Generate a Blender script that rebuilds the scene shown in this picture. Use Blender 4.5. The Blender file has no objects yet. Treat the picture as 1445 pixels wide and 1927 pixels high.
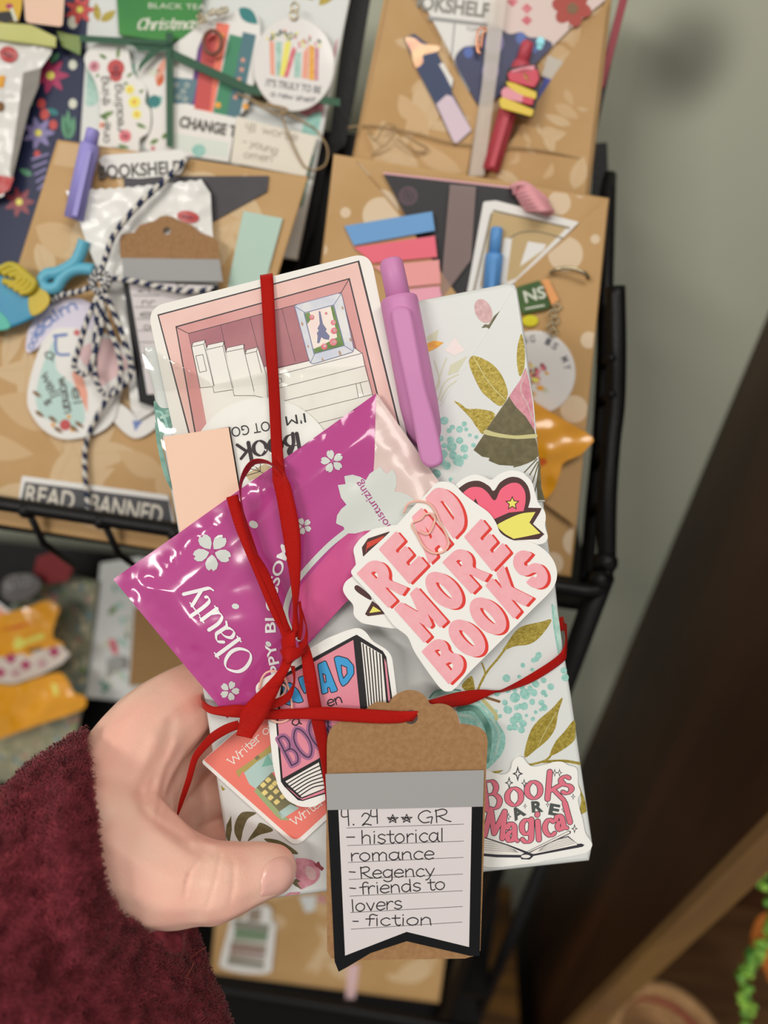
import bpy, bmesh, math, random
from math import sin, cos, pi, radians, hypot, atan2, exp, sqrt
from mathutils import Vector, Matrix, noise
from mathutils.geometry import tessellate_polygon
random.seed(7)
scn = bpy.context.scene
COL = scn.collection

# ------------------------------------------------------------------ camera, world, lights, exposure
FPX = 1448.0
CAM = Vector((0, 0, 1.45))
PITCH, ROLL = radians(35), radians(8)
X_ = Vector((1, 0, 0)); U0 = Vector((0, sin(PITCH), cos(PITCH))); FW = Vector((0, cos(PITCH), -sin(PITCH)))
RT = X_ * cos(ROLL) + U0 * sin(ROLL)
UP = -X_ * sin(ROLL) + U0 * cos(ROLL)
cam_data = bpy.data.cameras.new('camera'); cam = bpy.data.objects.new('camera', cam_data); COL.objects.link(cam)
mw = Matrix((RT, UP, -FW)).transposed().to_4x4(); mw.translation = CAM
cam.matrix_world = mw
cam_data.sensor_fit = 'HORIZONTAL'; cam_data.sensor_width = 36.0; cam_data.lens = 36.0 * FPX / 1445.0
cam_data.clip_start = 0.01
cam_data.dof.use_dof = True; cam_data.dof.focus_distance = 0.245; cam_data.dof.aperture_fstop = 7.5
scn.camera = cam
scn.view_settings.view_transform = 'Standard'; scn.view_settings.look = 'None'
scn.view_settings.exposure = 0.0; scn.view_settings.gamma = 1.0
scn.view_settings.use_curve_mapping = False
world = bpy.data.worlds.new('world'); scn.world = world; world.use_nodes = True
world.node_tree.nodes['Background'].inputs[0].default_value = (1.0, 0.96, 0.90, 1)
world.node_tree.nodes['Background'].inputs[1].default_value = 0.33

def area(name, loc, target, sx, sy, power, colr):
    l = bpy.data.lights.new(name, 'AREA'); l.shape = 'RECTANGLE'; l.size = sx; l.size_y = sy; l.energy = power; l.color = colr
    o = bpy.data.objects.new(name, l); COL.objects.link(o); o.location = loc
    o.rotation_euler = (Vector(target) - Vector(loc)).to_track_quat('-Z', 'Y').to_euler()
    return o
area('ceiling_light', (0.25, -0.55, 2.7), (0, 0.35, 1.2), 1.2, 0.3, 11, (1.0, 0.955, 0.89))
area('ceiling_light', (-1.45, -1.85, 2.65), (0, 0.3, 1.2), 1.2, 0.3, 29, (1.0, 0.955, 0.89))

# ------------------------------------------------------------------ helpers
def ray(u, v):
    return RT * ((u - 722.5) / FPX) - UP * ((v - 963.5) / FPX) + FW

class Plane:
    """A real plane in the room: at(u, v, h) is the point h mm in front of it seen at pixel u, v of the photograph."""
    def __init__(s, p0, n): s.p0 = Vector(p0); s.n = Vector(n).normalized()
    def at(s, u, v, h=0.0):
        d = ray(u, v); return CAM + d * (((s.p0 + s.n * (h * 0.001)) - CAM).dot(s.n) / d.dot(s.n))
    def off(s, mm): return Plane(s.p0 + s.n * mm * 0.001, s.n)

def plane_at(u, v, depth, lean):
    """lean: degrees the face leans back from the vertical"""
    return Plane(CAM + ray(u, v) * depth, (0, -cos(radians(lean)), sin(radians(lean))))
HELD = Plane(CAM + FW * 0.25, -FW)

def lin(c): return c / 12.92 if c <= 0.04045 else ((c + 0.055) / 1.055) ** 2.4
def hexc(h):
    h = h.lstrip('#'); return tuple(lin(int(h[i:i + 2], 16) / 255) for i in (0, 2, 4))
WHITE = 0.95
_mats = {}
def mat(name, h, rough=0.55, nscale=0, namt=0.0, bump=0.0, bscale=400, metal=0.0, spec=0.4, h2=None, sss=0.0, sheen=0.0, coat=0.0, bands=None):
    if name in _mats: return _mats[name]
    m = bpy.data.materials.new(name); m.use_nodes = True; nt = m.node_tree; b = nt.nodes['Principled BSDF']
    c = tuple(min(0.92, x / WHITE) for x in hexc(h))
    b.inputs['Base Color'].default_value = (*c, 1); b.inputs['Roughness'].default_value = rough; b.inputs['Metallic'].default_value = metal
    b.inputs['Specular IOR Level'].default_value = spec
    if sheen: b.inputs['Sheen Weight'].default_value = sheen
    if coat: b.inputs['Coat Weight'].default_value = coat; b.inputs['Coat Roughness'].default_value = 0.08
    if sss:
        b.inputs['Subsurface Weight'].default_value = sss; b.inputs['Subsurface Radius'].default_value = (0.006, 0.0022, 0.0012); b.inputs['Subsurface Scale'].default_value = 1.0
    tc = nt.nodes.new('ShaderNodeTexCoord')
    if nscale:
        n = nt.nodes.new('ShaderNodeTexNoise'); n.inputs['Scale'].default_value = nscale; n.inputs['Detail'].default_value = 5
        nt.links.new(tc.outputs['Object'], n.inputs['Vector'])
        mx = nt.nodes.new('ShaderNodeMix'); mx.data_type = 'RGBA'
        c2 = tuple(min(0.92, x / WHITE) for x in hexc(h2)) if h2 else tuple(x * (1 - namt) for x in c)
        rp = nt.nodes.new('ShaderNodeValToRGB'); rp.color_ramp.elements[0].position = 0.36; rp.color_ramp.elements[1].position = 0.64
        nt.links.new(n.outputs['Fac'], rp.inputs[0]); nt.links.new(rp.outputs[0], mx.inputs[0])
        mx.inputs[6].default_value = (*c, 1); mx.inputs[7].default_value = (*c2, 1)
        nt.links.new(mx.outputs[2], b.inputs['Base Color'])
    if bump:
        n2 = nt.nodes.new('ShaderNodeTexNoise'); n2.inputs['Scale'].default_value = bscale; n2.inputs['Detail'].default_value = 6
        nt.links.new(tc.outputs['Object'], n2.inputs['Vector'])
        bp = nt.nodes.new('ShaderNodeBump'); bp.inputs['Strength'].default_value = bump; bp.inputs['Distance'].default_value = 0.0006
        nt.links.new(n2.outputs['Fac'], bp.inputs['Height']); nt.links.new(bp.outputs[0], b.inputs['Normal'])
    _mats[name] = m
    return m

def film(name, tint=(1, 1, 1), gloss=0.10, rough=0.06, bump=0.5, bscale=45):
    if name in _mats: return _mats[name]
    m = bpy.data.materials.new(name); m.use_nodes = True; nt = m.node_tree; nt.nodes.remove(nt.nodes['Principled BSDF'])
    tr = nt.nodes.new('ShaderNodeBsdfTransparent'); tr.inputs[0].default_value = (*tint, 1)
    gl = nt.nodes.new('ShaderNodeBsdfGlossy'); gl.inputs['Roughness'].default_value = rough
    tc = nt.nodes.new('ShaderNodeTexCoord'); n = nt.nodes.new('ShaderNodeTexNoise'); n.inputs['Scale'].default_value = bscale; n.inputs['Detail'].default_value = 2
    bp = nt.nodes.new('ShaderNodeBump'); bp.inputs['Strength'].default_value = bump; bp.inputs['Distance'].default_value = 0.002
    nt.links.new(tc.outputs['Object'], n.inputs['Vector']); nt.links.new(n.outputs['Fac'], bp.inputs['Height']); nt.links.new(bp.outputs[0], gl.inputs['Normal'])
    fr = nt.nodes.new('ShaderNodeFresnel'); fr.inputs['IOR'].default_value = 1.45
    ad = nt.nodes.new('ShaderNodeMath'); ad.operation = 'ADD'; ad.inputs[1].default_value = gloss; nt.links.new(fr.outputs[0], ad.inputs[0])
    mx = nt.nodes.new('ShaderNodeMixShader'); nt.links.new(ad.outputs[0], mx.inputs[0]); nt.links.new(tr.outputs[0], mx.inputs[1]); nt.links.new(gl.outputs[0], mx.inputs[2])
    nt.links.new(mx.outputs[0], nt.nodes['Material Output'].inputs['Surface'])
    _mats[name] = m
    return m

def sheer(name, h, op):
    if name in _mats: return _mats[name]
    m = bpy.data.materials.new(name); m.use_nodes = True; nt = m.node_tree; b = nt.nodes['Principled BSDF']
    b.inputs['Base Color'].default_value = (*hexc(h), 1); b.inputs['Roughness'].default_value = .3; b.inputs['Alpha'].default_value = op
    _mats[name] = m
    return m

def catmull(p, closed=False, n=6):
    k = len(p)
    if k < 3: return list(p)
    out = []; dim = len(p[0])
    for i in range(k if closed else k - 1):
        if closed: a, b, c, d = p[(i - 1) % k], p[i], p[(i + 1) % k], p[(i + 2) % k]
        else: a, b, c, d = p[max(i - 1, 0)], p[i], p[i + 1], p[min(i + 2, k - 1)]
        for j in range(n):
            t = j / n
            out.append(tuple(0.5 * (2 * b[q] + (c[q] - a[q]) * t + (2 * a[q] - 5 * b[q] + 4 * c[q] - d[q]) * t * t + (3 * b[q] - a[q] - 3 * c[q] + d[q]) * t ** 3) for q in range(dim)))
    if not closed: out.append(tuple(p[-1]))
    return out

def area2(p): return sum(p[i][0] * p[(i + 1) % len(p)][1] - p[(i + 1) % len(p)][0] * p[i][1] for i in range(len(p)))
def grow(p, d):
    """offset a closed outline outwards by d px"""
    s = 1 if area2(p) > 0 else -1; k = len(p); out = []
    for i in range(k):
        a, b, c = p[i - 1], p[i], p[(i + 1) % k]
        n1 = (b[1] - a[1], a[0] - b[0]); n2 = (c[1] - b[1], b[0] - c[0])
        l1 = hypot(*n1) or 1e-9; l2 = hypot(*n2) or 1e-9
        nx, ny = n1[0] / l1 + n2[0] / l2, n1[1] / l1 + n2[1] / l2; l = hypot(nx, ny) or 1e-9
        f = s * d / max(0.45, l / 2)
        out.append((b[0] + nx / l * f, b[1] + ny / l * f))
    return out
def rnd(p, r, n=5):
    """round the corners of a straight-sided outline; r one radius or a list"""
    k = len(p); out = []
    for i in range(k):
        rr = r[i] if isinstance(r, (list, tuple)) else r
        a, b, c = p[i - 1], p[i], p[(i + 1) % k]
        if rr <= 0: out.append(b); continue
        la, lc = hypot(a[0] - b[0], a[1] - b[1]) or 1e-6, hypot(c[0] - b[0], c[1] - b[1]) or 1e-6; ra = min(rr, la * .48); rc = min(rr, lc * .48)
        s = (b[0] + (a[0] - b[0]) * ra / la, b[1] + (a[1] - b[1]) * ra / la); e = (b[0] + (c[0] - b[0]) * rc / lc, b[1] + (c[1] - b[1]) * rc / lc)
        for j in range(n + 1):
            t = j / n; out.append(((1 - t) ** 2 * s[0] + 2 * t * (1 - t) * b[0] + t * t * e[0], (1 - t) ** 2 * s[1] + 2 * t * (1 - t) * b[1] + t * t * e[1]))
    return out
def ell(cx, cy, rx, ry=None, a=0, n=28, t0=0, t1=360):
    ry = rx if ry is None else ry; a = radians(a); full = abs(t1 - t0) >= 360; o = []
    for i in range(n if full else n + 1):
        t = radians(t0 + (t1 - t0) * i / n); x, y = rx * cos(t), ry * sin(t); o.append((cx + x * cos(a) - y * sin(a), cy + x * sin(a) + y * cos(a)))
    return o
def leaf(x0, y0, x1, y1, w, bend=0.0, n=9):
    """a pointed leaf from one end to the other, w px wide"""
    dx, dy = x1 - x0, y1 - y0; L = hypot(dx, dy); px, py = -dy / L, dx / L; a = []; b = []
    for i in range(n + 1):
        t = i / n; c = bend * sin(pi * t); hw = w / 2 * sin(pi * t ** 0.85) ** 0.9 if 0 < t < 1 else 0
        a.append((x0 + dx * t + px * (c + hw), y0 + dy * t + py * (c + hw))); b.append((x0 + dx * t + px * (c - hw), y0 + dy * t + py * (c - hw)))
    return a + b[-2:0:-1]
def frame(bl, br, tl):
    """unit box -> px"""
    return lambda p: [(bl[0] + (br[0] - bl[0]) * x + (tl[0] - bl[0]) * y, bl[1] + (br[1] - bl[1]) * x + (tl[1] - bl[1]) * y) for x, y in p]
def xf(k, ox, oy, p): return [(ox + x / k, oy + y / k) for x, y in p]      # from a crop enlarged k times

_txt = {}
def text_mesh(s, bold=0.0):
    k = (s, bold)
    if k not in _txt:
        cu = bpy.data.curves.new('f', 'FONT'); cu.body = s; cu.size = 1; cu.offset = bold; cu.resolution_u = 4
        ob = bpy.data.objects.new('f', cu); COL.objects.link(ob); dg = bpy.context.evaluated_depsgraph_get(); dg.update()
        me = ob.evaluated_get(dg).to_mesh(); vs = [(v.co.x, v.co.y) for v in me.vertices]; fs = [tuple(p.vertices) for p in me.polygons]
        ob.evaluated_get(dg).to_mesh_clear(); bpy.data.objects.remove(ob); bpy.data.curves.remove(cu)
        x0 = min(v[0] for v in vs); x1 = max(v[0] for v in vs)
        _txt[k] = ([((x - x0) / (x1 - x0), y / 0.70) for x, y in vs], fs)
    return _txt[k]

class MB:
    """collects flat and solid pieces; build() links them as ONE mesh object. px coordinates on a Plane, heights in mm."""
    def __init__(s, plane=None, hf=None, seg=12):
        s.pl = plane; s.v = []; s.f = []; s.mi = []; s.ms = []; s.hf = hf; s.seg = seg; s.sm = []; s.uv = {}
    def m(s, m):
        if m not in s.ms: s.ms.append(m)
        return s.ms.index(m)
    def lift(s):
        """overlapping strokes of one ink lie a hair apart"""
        s.li = (getattr(s, 'li', 0) + 1) % 9; return s.li * .0022
    def P(s, u, v, h):
        if s.hf: h += s.hf(u, v)
        return s.pl.at(u, v, h)
    def add(s, vs, fs, m, smooth=False):
        b = len(s.v); s.v += [Vector(x) for x in vs]; i = s.m(m)
        for f in fs: s.f.append(tuple(b + q for q in f)); s.mi.append(i); s.sm.append(smooth)
        return b
    def tris(s, pts, tr, h, m, hs=None):
        if hs and not s.hf: s.add([s.P(x, y, q) for (x, y), q in zip(pts, hs)], tr, m)
        elif s.hf:
            vs = []; fs = []; st = [(pts[a], pts[b], pts[c]) for a, b, c in tr]
            while st:
                t = st.pop(); L = [hypot(t[i][0] - t[i - 1][0], t[i][1] - t[i - 1][1]) for i in range(3)]; k = L.index(max(L))
                if L[k] > s.seg:
                    a, b, c = t[k - 1], t[k], t[(k + 1) % 3]; q = ((a[0] + b[0]) / 2, (a[1] + b[1]) / 2); st += [(a, q, c), (q, b, c)]
                else:
                    j = len(vs); vs += list(t); fs.append((j, j + 1, j + 2))
            key = {}; nv = []; mp = []
            for p in vs:
                kk = (round(p[0], 2), round(p[1], 2))
                if kk not in key: key[kk] = len(nv); nv.append(p)
                mp.append(key[kk])
            s.add([s.P(x, y, h) for x, y in nv], [tuple(mp[i] for i in f) for f in fs], m, True)
        else: s.add([s.P(x, y, h) for x, y in pts], tr, m)
    def poly(s, pts, h, m, holes=()):
        loops = [[(p[0], p[1]) for p in pts]] + [[(p[0], p[1]) for p in q] for q in holes]
        flat = [p for l in loops for p in l]
        tr = tessellate_polygon([[Vector((x, y, 0)) for x, y in l] for l in loops])
        fs = []
        for t in tr:
            a, b, c = (flat[i] for i in t)
            cr = (b[0] - a[0]) * (c[1] - a[1]) - (b[1] - a[1]) * (c[0] - a[0])
            if abs(cr) > 1e-9: fs.append(t if cr < 0 else (t[0], t[2], t[1]))     # px y runs down: faces look at the plane's front
        s.tris(flat, fs, h, m)
    def slab(s, pts, h, th, m, bev=0.0, side=None, holes=()):
        """a sheet or block: front face at h, th mm thick, outline pts; bev px of rounding at the front edge"""
        k = len(pts); side = side or m
        if area2(pts) > 0: pts = pts[::-1]
        if bev:
            inn = grow(pts, -bev); s.poly(inn, h, m)
            bm_ = bev * 0.1727 * 0.8; rings = [(inn, h), (grow(pts, -bev * .35), h - bm_ * .25), (pts, h - bm_), (pts, h - th)]
        else:
            s.poly(pts, h, m, holes); rings = [(pts, h), (pts, h - th)]
        for ls in [rings] + [[(q if area2(q) > 0 else q[::-1], h), (q if area2(q) > 0 else q[::-1], h - th)] for q in holes]:
            kk = len(ls[0][0]); vs = [s.P(x, y, hh) for r, hh in ls for x, y in r]; fs = []
            for j in range(len(ls) - 1):
                for i in range(kk): a, b = j * kk + i, j * kk + (i + 1) % kk; fs.append((a, a + kk, b + kk, b))
            s.add(vs, fs, side, bool(bev) and ls is rings)
        s.poly(pts, h - th, side, holes)
    def ribbon2(s, pts, w, h, m, smooth=True, closed=False, caps=True, n=5):
        """a pen stroke of width w (number or function of the direction) along pts"""
        p = catmull(pts, closed, n) if smooth and len(pts) > 2 else list(pts)
        if closed: p = p + [p[0]]
        wf = w if callable(w) else (lambda dx, dy, t: w)
        if smooth and len(p) > 2:
            L = []; R = []; k = len(p)
            for i in range(k):
                a, b = p[max(i - 1, 0)], p[min(i + 1, k - 1)]
                if closed and i in (0, k - 1): a, b = p[-2], p[1]
                dx, dy = b[0] - a[0], b[1] - a[1]; l = hypot(dx, dy) or 1e-9; dx /= l; dy /= l; q = wf(dx, dy, i / (k - 1)) / 2
                L.append((p[i][0] - dy * q, p[i][1] + dx * q)); R.append((p[i][0] + dy * q, p[i][1] - dx * q))
            pts2 = L + R; fs = []
            for i in range(k - 1): fs += [(i, i + 1, k + i + 1), (i, k + i + 1, k + i)]
            q0 = s.lift(); s.tris(pts2, fs, h, m, [h + q0 + .008 * (i % k) / k for i in range(2 * k)])
            ends = [] if closed or not caps else [(p[0], wf(*_dir(p[0], p[1]), 0)), (p[-1], wf(*_dir(p[-2], p[-1]), 1))]
        else:
            ends = []
            for i in range(len(p) - 1):
                dx, dy = _dir(p[i], p[i + 1]); q = wf(dx, dy, 0.5) / 2; a, b = p[i], p[i + 1]
                s.tris([(a[0] - dy * q, a[1] + dx * q), (b[0] - dy * q, b[1] + dx * q), (b[0] + dy * q, b[1] - dx * q), (a[0] + dy * q, a[1] - dx * q)], [(0, 1, 2), (0, 2, 3)], h + (0 if s.hf else s.lift()), m)
                if caps: ends += [(a, 2 * q), (b, 2 * q)]
        for c, q in ends:
            if q > 0.6: s.poly(ell(c[0], c[1], q / 2, n=12 if q > 4 else 9), h + (0 if s.hf else s.lift()), m)
    def text(s, t, p0, p1, cap, h, m, bold=0.0, bend=0.0, skew=0.0):
        """block lettering with its first letter's foot at p0, its last at p1, capitals cap px high"""
        vs, fs = text_mesh(t, bold); dx, dy = p1[0] - p0[0], p1[1] - p0[1]; L = hypot(dx, dy); ex, ey = dx / L, dy / L; ux, uy = ey, -ex
        o = []
        for x, y in vs:
            c = bend * 4 * x * (1 - x); sl = -bend * 4 * (1 - 2 * x) / L; X = x * L + (sl + skew) * y * cap; Y = y * cap + c
            o.append((p0[0] + ex * X + ux * Y, p0[1] + ey * X + uy * Y))
        tr = []
        for f in fs:
            for i in range(1, len(f) - 1): tr.append((f[0], f[i], f[i + 1]))
        s.tris(o, tr, h, m)
    def tube(s, pts, r, m, n=8, closed=False, flat=1.0):
        """round bar along 3D points; r metres or list"""
        k = len(pts); pts = [Vector(p) for p in pts]; vs = []; prev = None
        for i in range(k):
            t = (pts[(i + 1) % k] - pts[i - 1]) if closed else (pts[min(i + 1, k - 1)] - pts[max(i - 1, 0)])
            t.normalize()
            if prev is None: prev = t.orthogonal().normalized()
            a = (prev - t * prev.dot(t)).normalized(); b = t.cross(a); prev = a; rr = r[i] if isinstance(r, (list, tuple)) else r
            for j in range(n): vs.append(pts[i] + a * (rr * cos(2 * pi * j / n)) + b * (rr * flat * sin(2 * pi * j / n)))
        fs = []
        for i in range(k if closed else k - 1):
            for j in range(n): a, b = i * n + j, i * n + (j + 1) % n; c = ((i + 1) % k) * n; fs.append((a, b, c + (j + 1) % n, c + j))
        if not closed: fs += [tuple(range(n))[::-1], tuple(range((k - 1) * n, k * n))]
        s.add(vs, fs, m, True)
    def wire(s, pxs, r_mm, m, n=8, closed=False, k=5):
        """round wire through (u, v, h) px points"""
        p = catmull(pxs, closed, k) if len(pxs) > 2 else pxs
        s.tube([s.P(*q) for q in p], r_mm * 0.001, m, n, closed)
    def box(s, lo, hi, m, fr=None):
        vs = [Vector((x, y, z)) for x in (lo[0], hi[0]) for y in (lo[1], hi[1]) for z in (lo[2], hi[2])]
        if fr: vs = [fr(v) for v in vs]
        s.add(vs, [(0, 1, 3, 2), (4, 6, 7, 5), (0, 4, 5, 1), (2, 3, 7, 6), (0, 2, 6, 4), (1, 5, 7, 3)], m)
    def build(s, name, parent=None, loc=None):
        me = bpy.data.meshes.new(name)
        if parent is not None: o0 = Vector(parent['_o'])
        elif loc is not None: o0 = Vector(loc)
        else:
            o0 = Vector((0, 0, 0))
            for q in s.v: o0 += q
            o0 /= max(1, len(s.v)); o0 = Vector((o0.x, o0.y, min(q.z for q in s.v)))
        me.from_pydata([q - o0 for q in s.v], [], s.f)
        for m in s.ms: me.materials.append(m)
        me.polygons.foreach_set('material_index', s.mi); me.polygons.foreach_set('use_smooth', s.sm)
        if s.uv:
            ul = me.uv_layers.new(name='uv')
            for p in me.polygons:
                for li in p.loop_indices: ul.data[li].uv = s.uv.get(me.loops[li].vertex_index, (0, 0))
        me.update()
        o = bpy.data.objects.new(name, me); COL.objects.link(o)
        if parent is not None: o.parent = parent
        else: o.location = o0; o['_o'] = tuple(o0)
        o['_o'] = tuple(o0)
        return o
def _dir(a, b):
    dx, dy = b[0] - a[0], b[1] - a[1]; l = hypot(dx, dy) or 1e-9; return dx / l, dy / l
def tag(o, label=None, cat=None, group=None, kind=None):
    if label: o['label'] = label
    if cat: o['category'] = cat
    if group: o['group'] = group
    if kind: o['kind'] = kind
    return o
def empty(name, loc):
    o = bpy.data.objects.new(name, None); COL.objects.link(o); o.location = loc; o['_o'] = tuple(loc); o.empty_display_size = 0.01; return o

# pen skeletons of letters: baseline 0, x-height .5, capitals .72; 's' smooth, 'l' straight strokes
SK = {
 'a': (.50, [('s', [(.40,.42),(.22,.5),(.05,.36),(.04,.14),(.18,.0),(.34,.1),(.40,.3)]), ('s', [(.41,.5),(.40,.25),(.42,.06),(.48,.0)])]),
 'A2': (.52, [('s', [(.07,.38),(.2,.5),(.36,.42),(.37,.28),(.37,.08),(.48,.0)]), ('s', [(.37,.29),(.18,.26),(.05,.14),(.12,.0),(.27,.03),(.37,.15)])]),
 'c': (.42, [('s', [(.38,.42),(.22,.5),(.05,.34),(.05,.14),(.2,.0),(.38,.07)])]),
 'd': (.50, [('s', [(.38,.42),(.22,.48),(.05,.34),(.05,.12),(.2,.0),(.36,.1),(.4,.3)]), ('l', [(.41,.75),(.41,.0)])]),
 'e': (.46, [('s', [(.05,.26),(.40,.28),(.36,.45),(.2,.5),(.05,.34),(.05,.13),(.2,.0),(.40,.08)])]),
 'f': (.34, [('s', [(.40,.66),(.30,.75),(.18,.64),(.17,.3),(.16,.0)]), ('l', [(.02,.44),(.34,.46)])]),
 'g': (.50, [('s', [(.40,.42),(.22,.5),(.05,.36),(.05,.14),(.2,.02),(.38,.14),(.41,.3)]), ('s', [(.42,.5),(.41,.1),(.38,-.16),(.2,-.24),(.04,-.14)])]),
 'h': (.50, [('l', [(.06,.75),(.06,.0)]), ('s', [(.06,.28),(.22,.48),(.38,.4),(.4,.2),(.41,.0)])]),
 'i': (.22, [('l', [(.1,.48),(.1,.0)]), ('l', [(.1,.66),(.11,.68)])]),
 'k': (.48, [('l', [(.06,.75),(.06,.0)]), ('l', [(.38,.48),(.07,.2)]), ('l', [(.16,.28),(.42,.0)])]),
 'l': (.20, [('l', [(.09,.75),(.09,.0)])]),
 'm': (.72, [('l', [(.06,.48),(.06,.0)]), ('s', [(.06,.3),(.18,.49),(.31,.42),(.33,.2),(.33,.0)]), ('s', [(.33,.3),(.46,.49),(.60,.4),(.62,.2),(.63,.0)])]),
 'n': (.50, [('l', [(.06,.48),(.06,.0)]), ('s', [(.06,.3),(.22,.49),(.37,.41),(.4,.2),(.41,.0)])]),
 'o': (.50, [('sc', [(.24,.5),(.06,.36),(.05,.14),(.22,.0),(.40,.12),(.42,.36)])]),
 'r': (.36, [('l', [(.06,.48),(.06,.0)]), ('s', [(.06,.28),(.16,.44),(.28,.49),(.35,.44)])]),
 's': (.42, [('s', [(.36,.43),(.22,.5),(.07,.42),(.12,.29),(.31,.2),(.36,.09),(.2,.0),(.04,.07)])]),
 't': (.34, [('s', [(.16,.68),(.15,.3),(.18,.06),(.28,.0),(.34,.05)]), ('l', [(.02,.47),(.33,.48)])]),
 'u': (.50, [('s', [(.06,.5),(.05,.2),(.14,.01),(.28,.03),(.38,.18)]), ('l', [(.40,.5),(.40,.0)])]),
 'v': (.44, [('l', [(.03,.48),(.2,.0),(.38,.48)])]),
 'w': (.62, [('l', [(.03,.48),(.16,.0),(.29,.4),(.43,.0),(.57,.48)])]),
 'y': (.46, [('l', [(.03,.48),(.22,.02)]), ('s', [(.42,.48),(.24,.06),(.14,-.16),(.02,-.22)])]),
 'z': (.42, [('l', [(.04,.48),(.36,.48),(.04,.0),(.38,.0)])]),
 'B': (.56, [('l', [(.07,.72),(.07,.0)]), ('s', [(.07,.72),(.32,.72),(.42,.56),(.32,.4),(.08,.38)]), ('s', [(.08,.38),(.36,.36),(.48,.2),(.36,.02),(.07,.0)])]),
 'F': (.46, [('l', [(.07,.72),(.07,.0)]), ('l', [(.07,.71),(.42,.72)]), ('l', [(.07,.38),(.36,.39)])]),
 'G': (.60, [('s', [(.48,.60),(.34,.72),(.12,.58),(.05,.32),(.2,.05),(.42,.06)]), ('s', [(.34,.3),(.52,.34),(.5,.16),(.47,-.04)])]),
 'M': (.78, [('l', [(.06,.0),(.12,.72),(.38,.1),(.62,.72),(.7,.0)])]),
 'O': (.70, [('sc', [(.34,.73),(.10,.56),(.05,.32),(.16,.07),(.34,-.01),(.56,.14),(.63,.38),(.53,.64)])]),
 'R': (.56, [('l', [(.07,.72),(.07,.0)]), ('s', [(.04,.66),(.30,.74),(.44,.6),(.36,.42),(.08,.34)]), ('s', [(.16,.35),(.36,.12),(.56,.0)])]),
 'W': (.84, [('l', [(.03,.72),(.2,.0),(.41,.6),(.62,.0),(.8,.72)])]),
 '4': (.48, [('s', [(.08,.72),(.05,.42),(.16,.34),(.38,.36)]), ('l', [(.38,.74),(.36,-.06)])]),
 '2': (.48, [('s', [(.06,.54),(.2,.72),(.38,.6),(.32,.36),(.06,.02),(.2,.08),(.44,.0)])]),
 '.': (.2, [('l', [(.08,.0),(.09,.02)])]),
 '-': (.42, [('l', [(.05,.26),(.36,.27)])]),
 'K': (.54, [('l', [(.07,.72),(.07,.0)]), ('l', [(.44,.72),(.08,.34)]), ('l', [(.2,.45),(.48,.0)])]),
 ' ': (.26, []),
}
def inside(p, poly):
    r = False; j = len(poly) - 1
    for i in range(len(poly)):
        if (poly[i][1] > p[1]) != (poly[j][1] > p[1]) and p[0] < (poly[j][0] - poly[i][0]) * (p[1] - poly[i][1]) / (poly[j][1] - poly[i][1]) + poly[i][0]: r = not r
        j = i
    return r
def skel(s):
    x = 0; out = []
    for ch in s:
        adv, st = SK[ch]
        out += [(k, [(x + a, b) for a, b in p], ch) for k, p in st]; x += adv
    return x, out
def pen(mb, s, p0, p1, xh, w, h, m, serif=0.0, bend=0.0, jit=0.0, skew=0.0, adv=None, names=None):
    """stroke lettering; xh: px per em unit upwards, w: stroke width or function"""
    W_, st = skel(names or s); dx, dy = p1[0] - p0[0], p1[1] - p0[1]; L = hypot(dx, dy); ex, ey = dx / L, dy / L; ux, uy = ey, -ex
    wf = w if callable(w) else None
    def T(q):
        X = q[0] / W_; c = bend * 4 * X * (1 - X); a = X * L + skew * q[1] * xh - bend * 4 * (1 - 2 * X) / L * q[1] * xh; b = q[1] * xh + c
        return (p0[0] + ex * a + ux * b, p0[1] + ey * a + uy * b)
    for k, p, ch in st:
        if jit: p = [(a + random.uniform(-jit, jit), b + random.uniform(-jit, jit)) for a, b in p]
        if k == 'l' and len(p) == 2: q = [T(p[0]), T(p[1])]
        else: q = [T(a) for a in (catmull(p, k == 'sc', 5) if k[0] == 's' else p)]
        if wf:
            ww = lambda ddx, ddy, t: wf(abs(ddx * ux + ddy * uy))
        else: ww = w
        mb.ribbon2(q if k != 'sc' else q, ww, h, m, smooth=k[0] == 's', closed=k == 'sc', caps=True, n=2)
        if serif and k == 'l':
            for e in (p[0], p[-1]):
                if e[1] in (0.0, .48, .5, .72, .75) and ch not in 'iev': mb.ribbon2([T((e[0] - serif, e[1])), T((e[0] + serif, e[1]))], ww if not wf else wf(0.0) * 1.25, h, m, smooth=False, caps=False)
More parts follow.
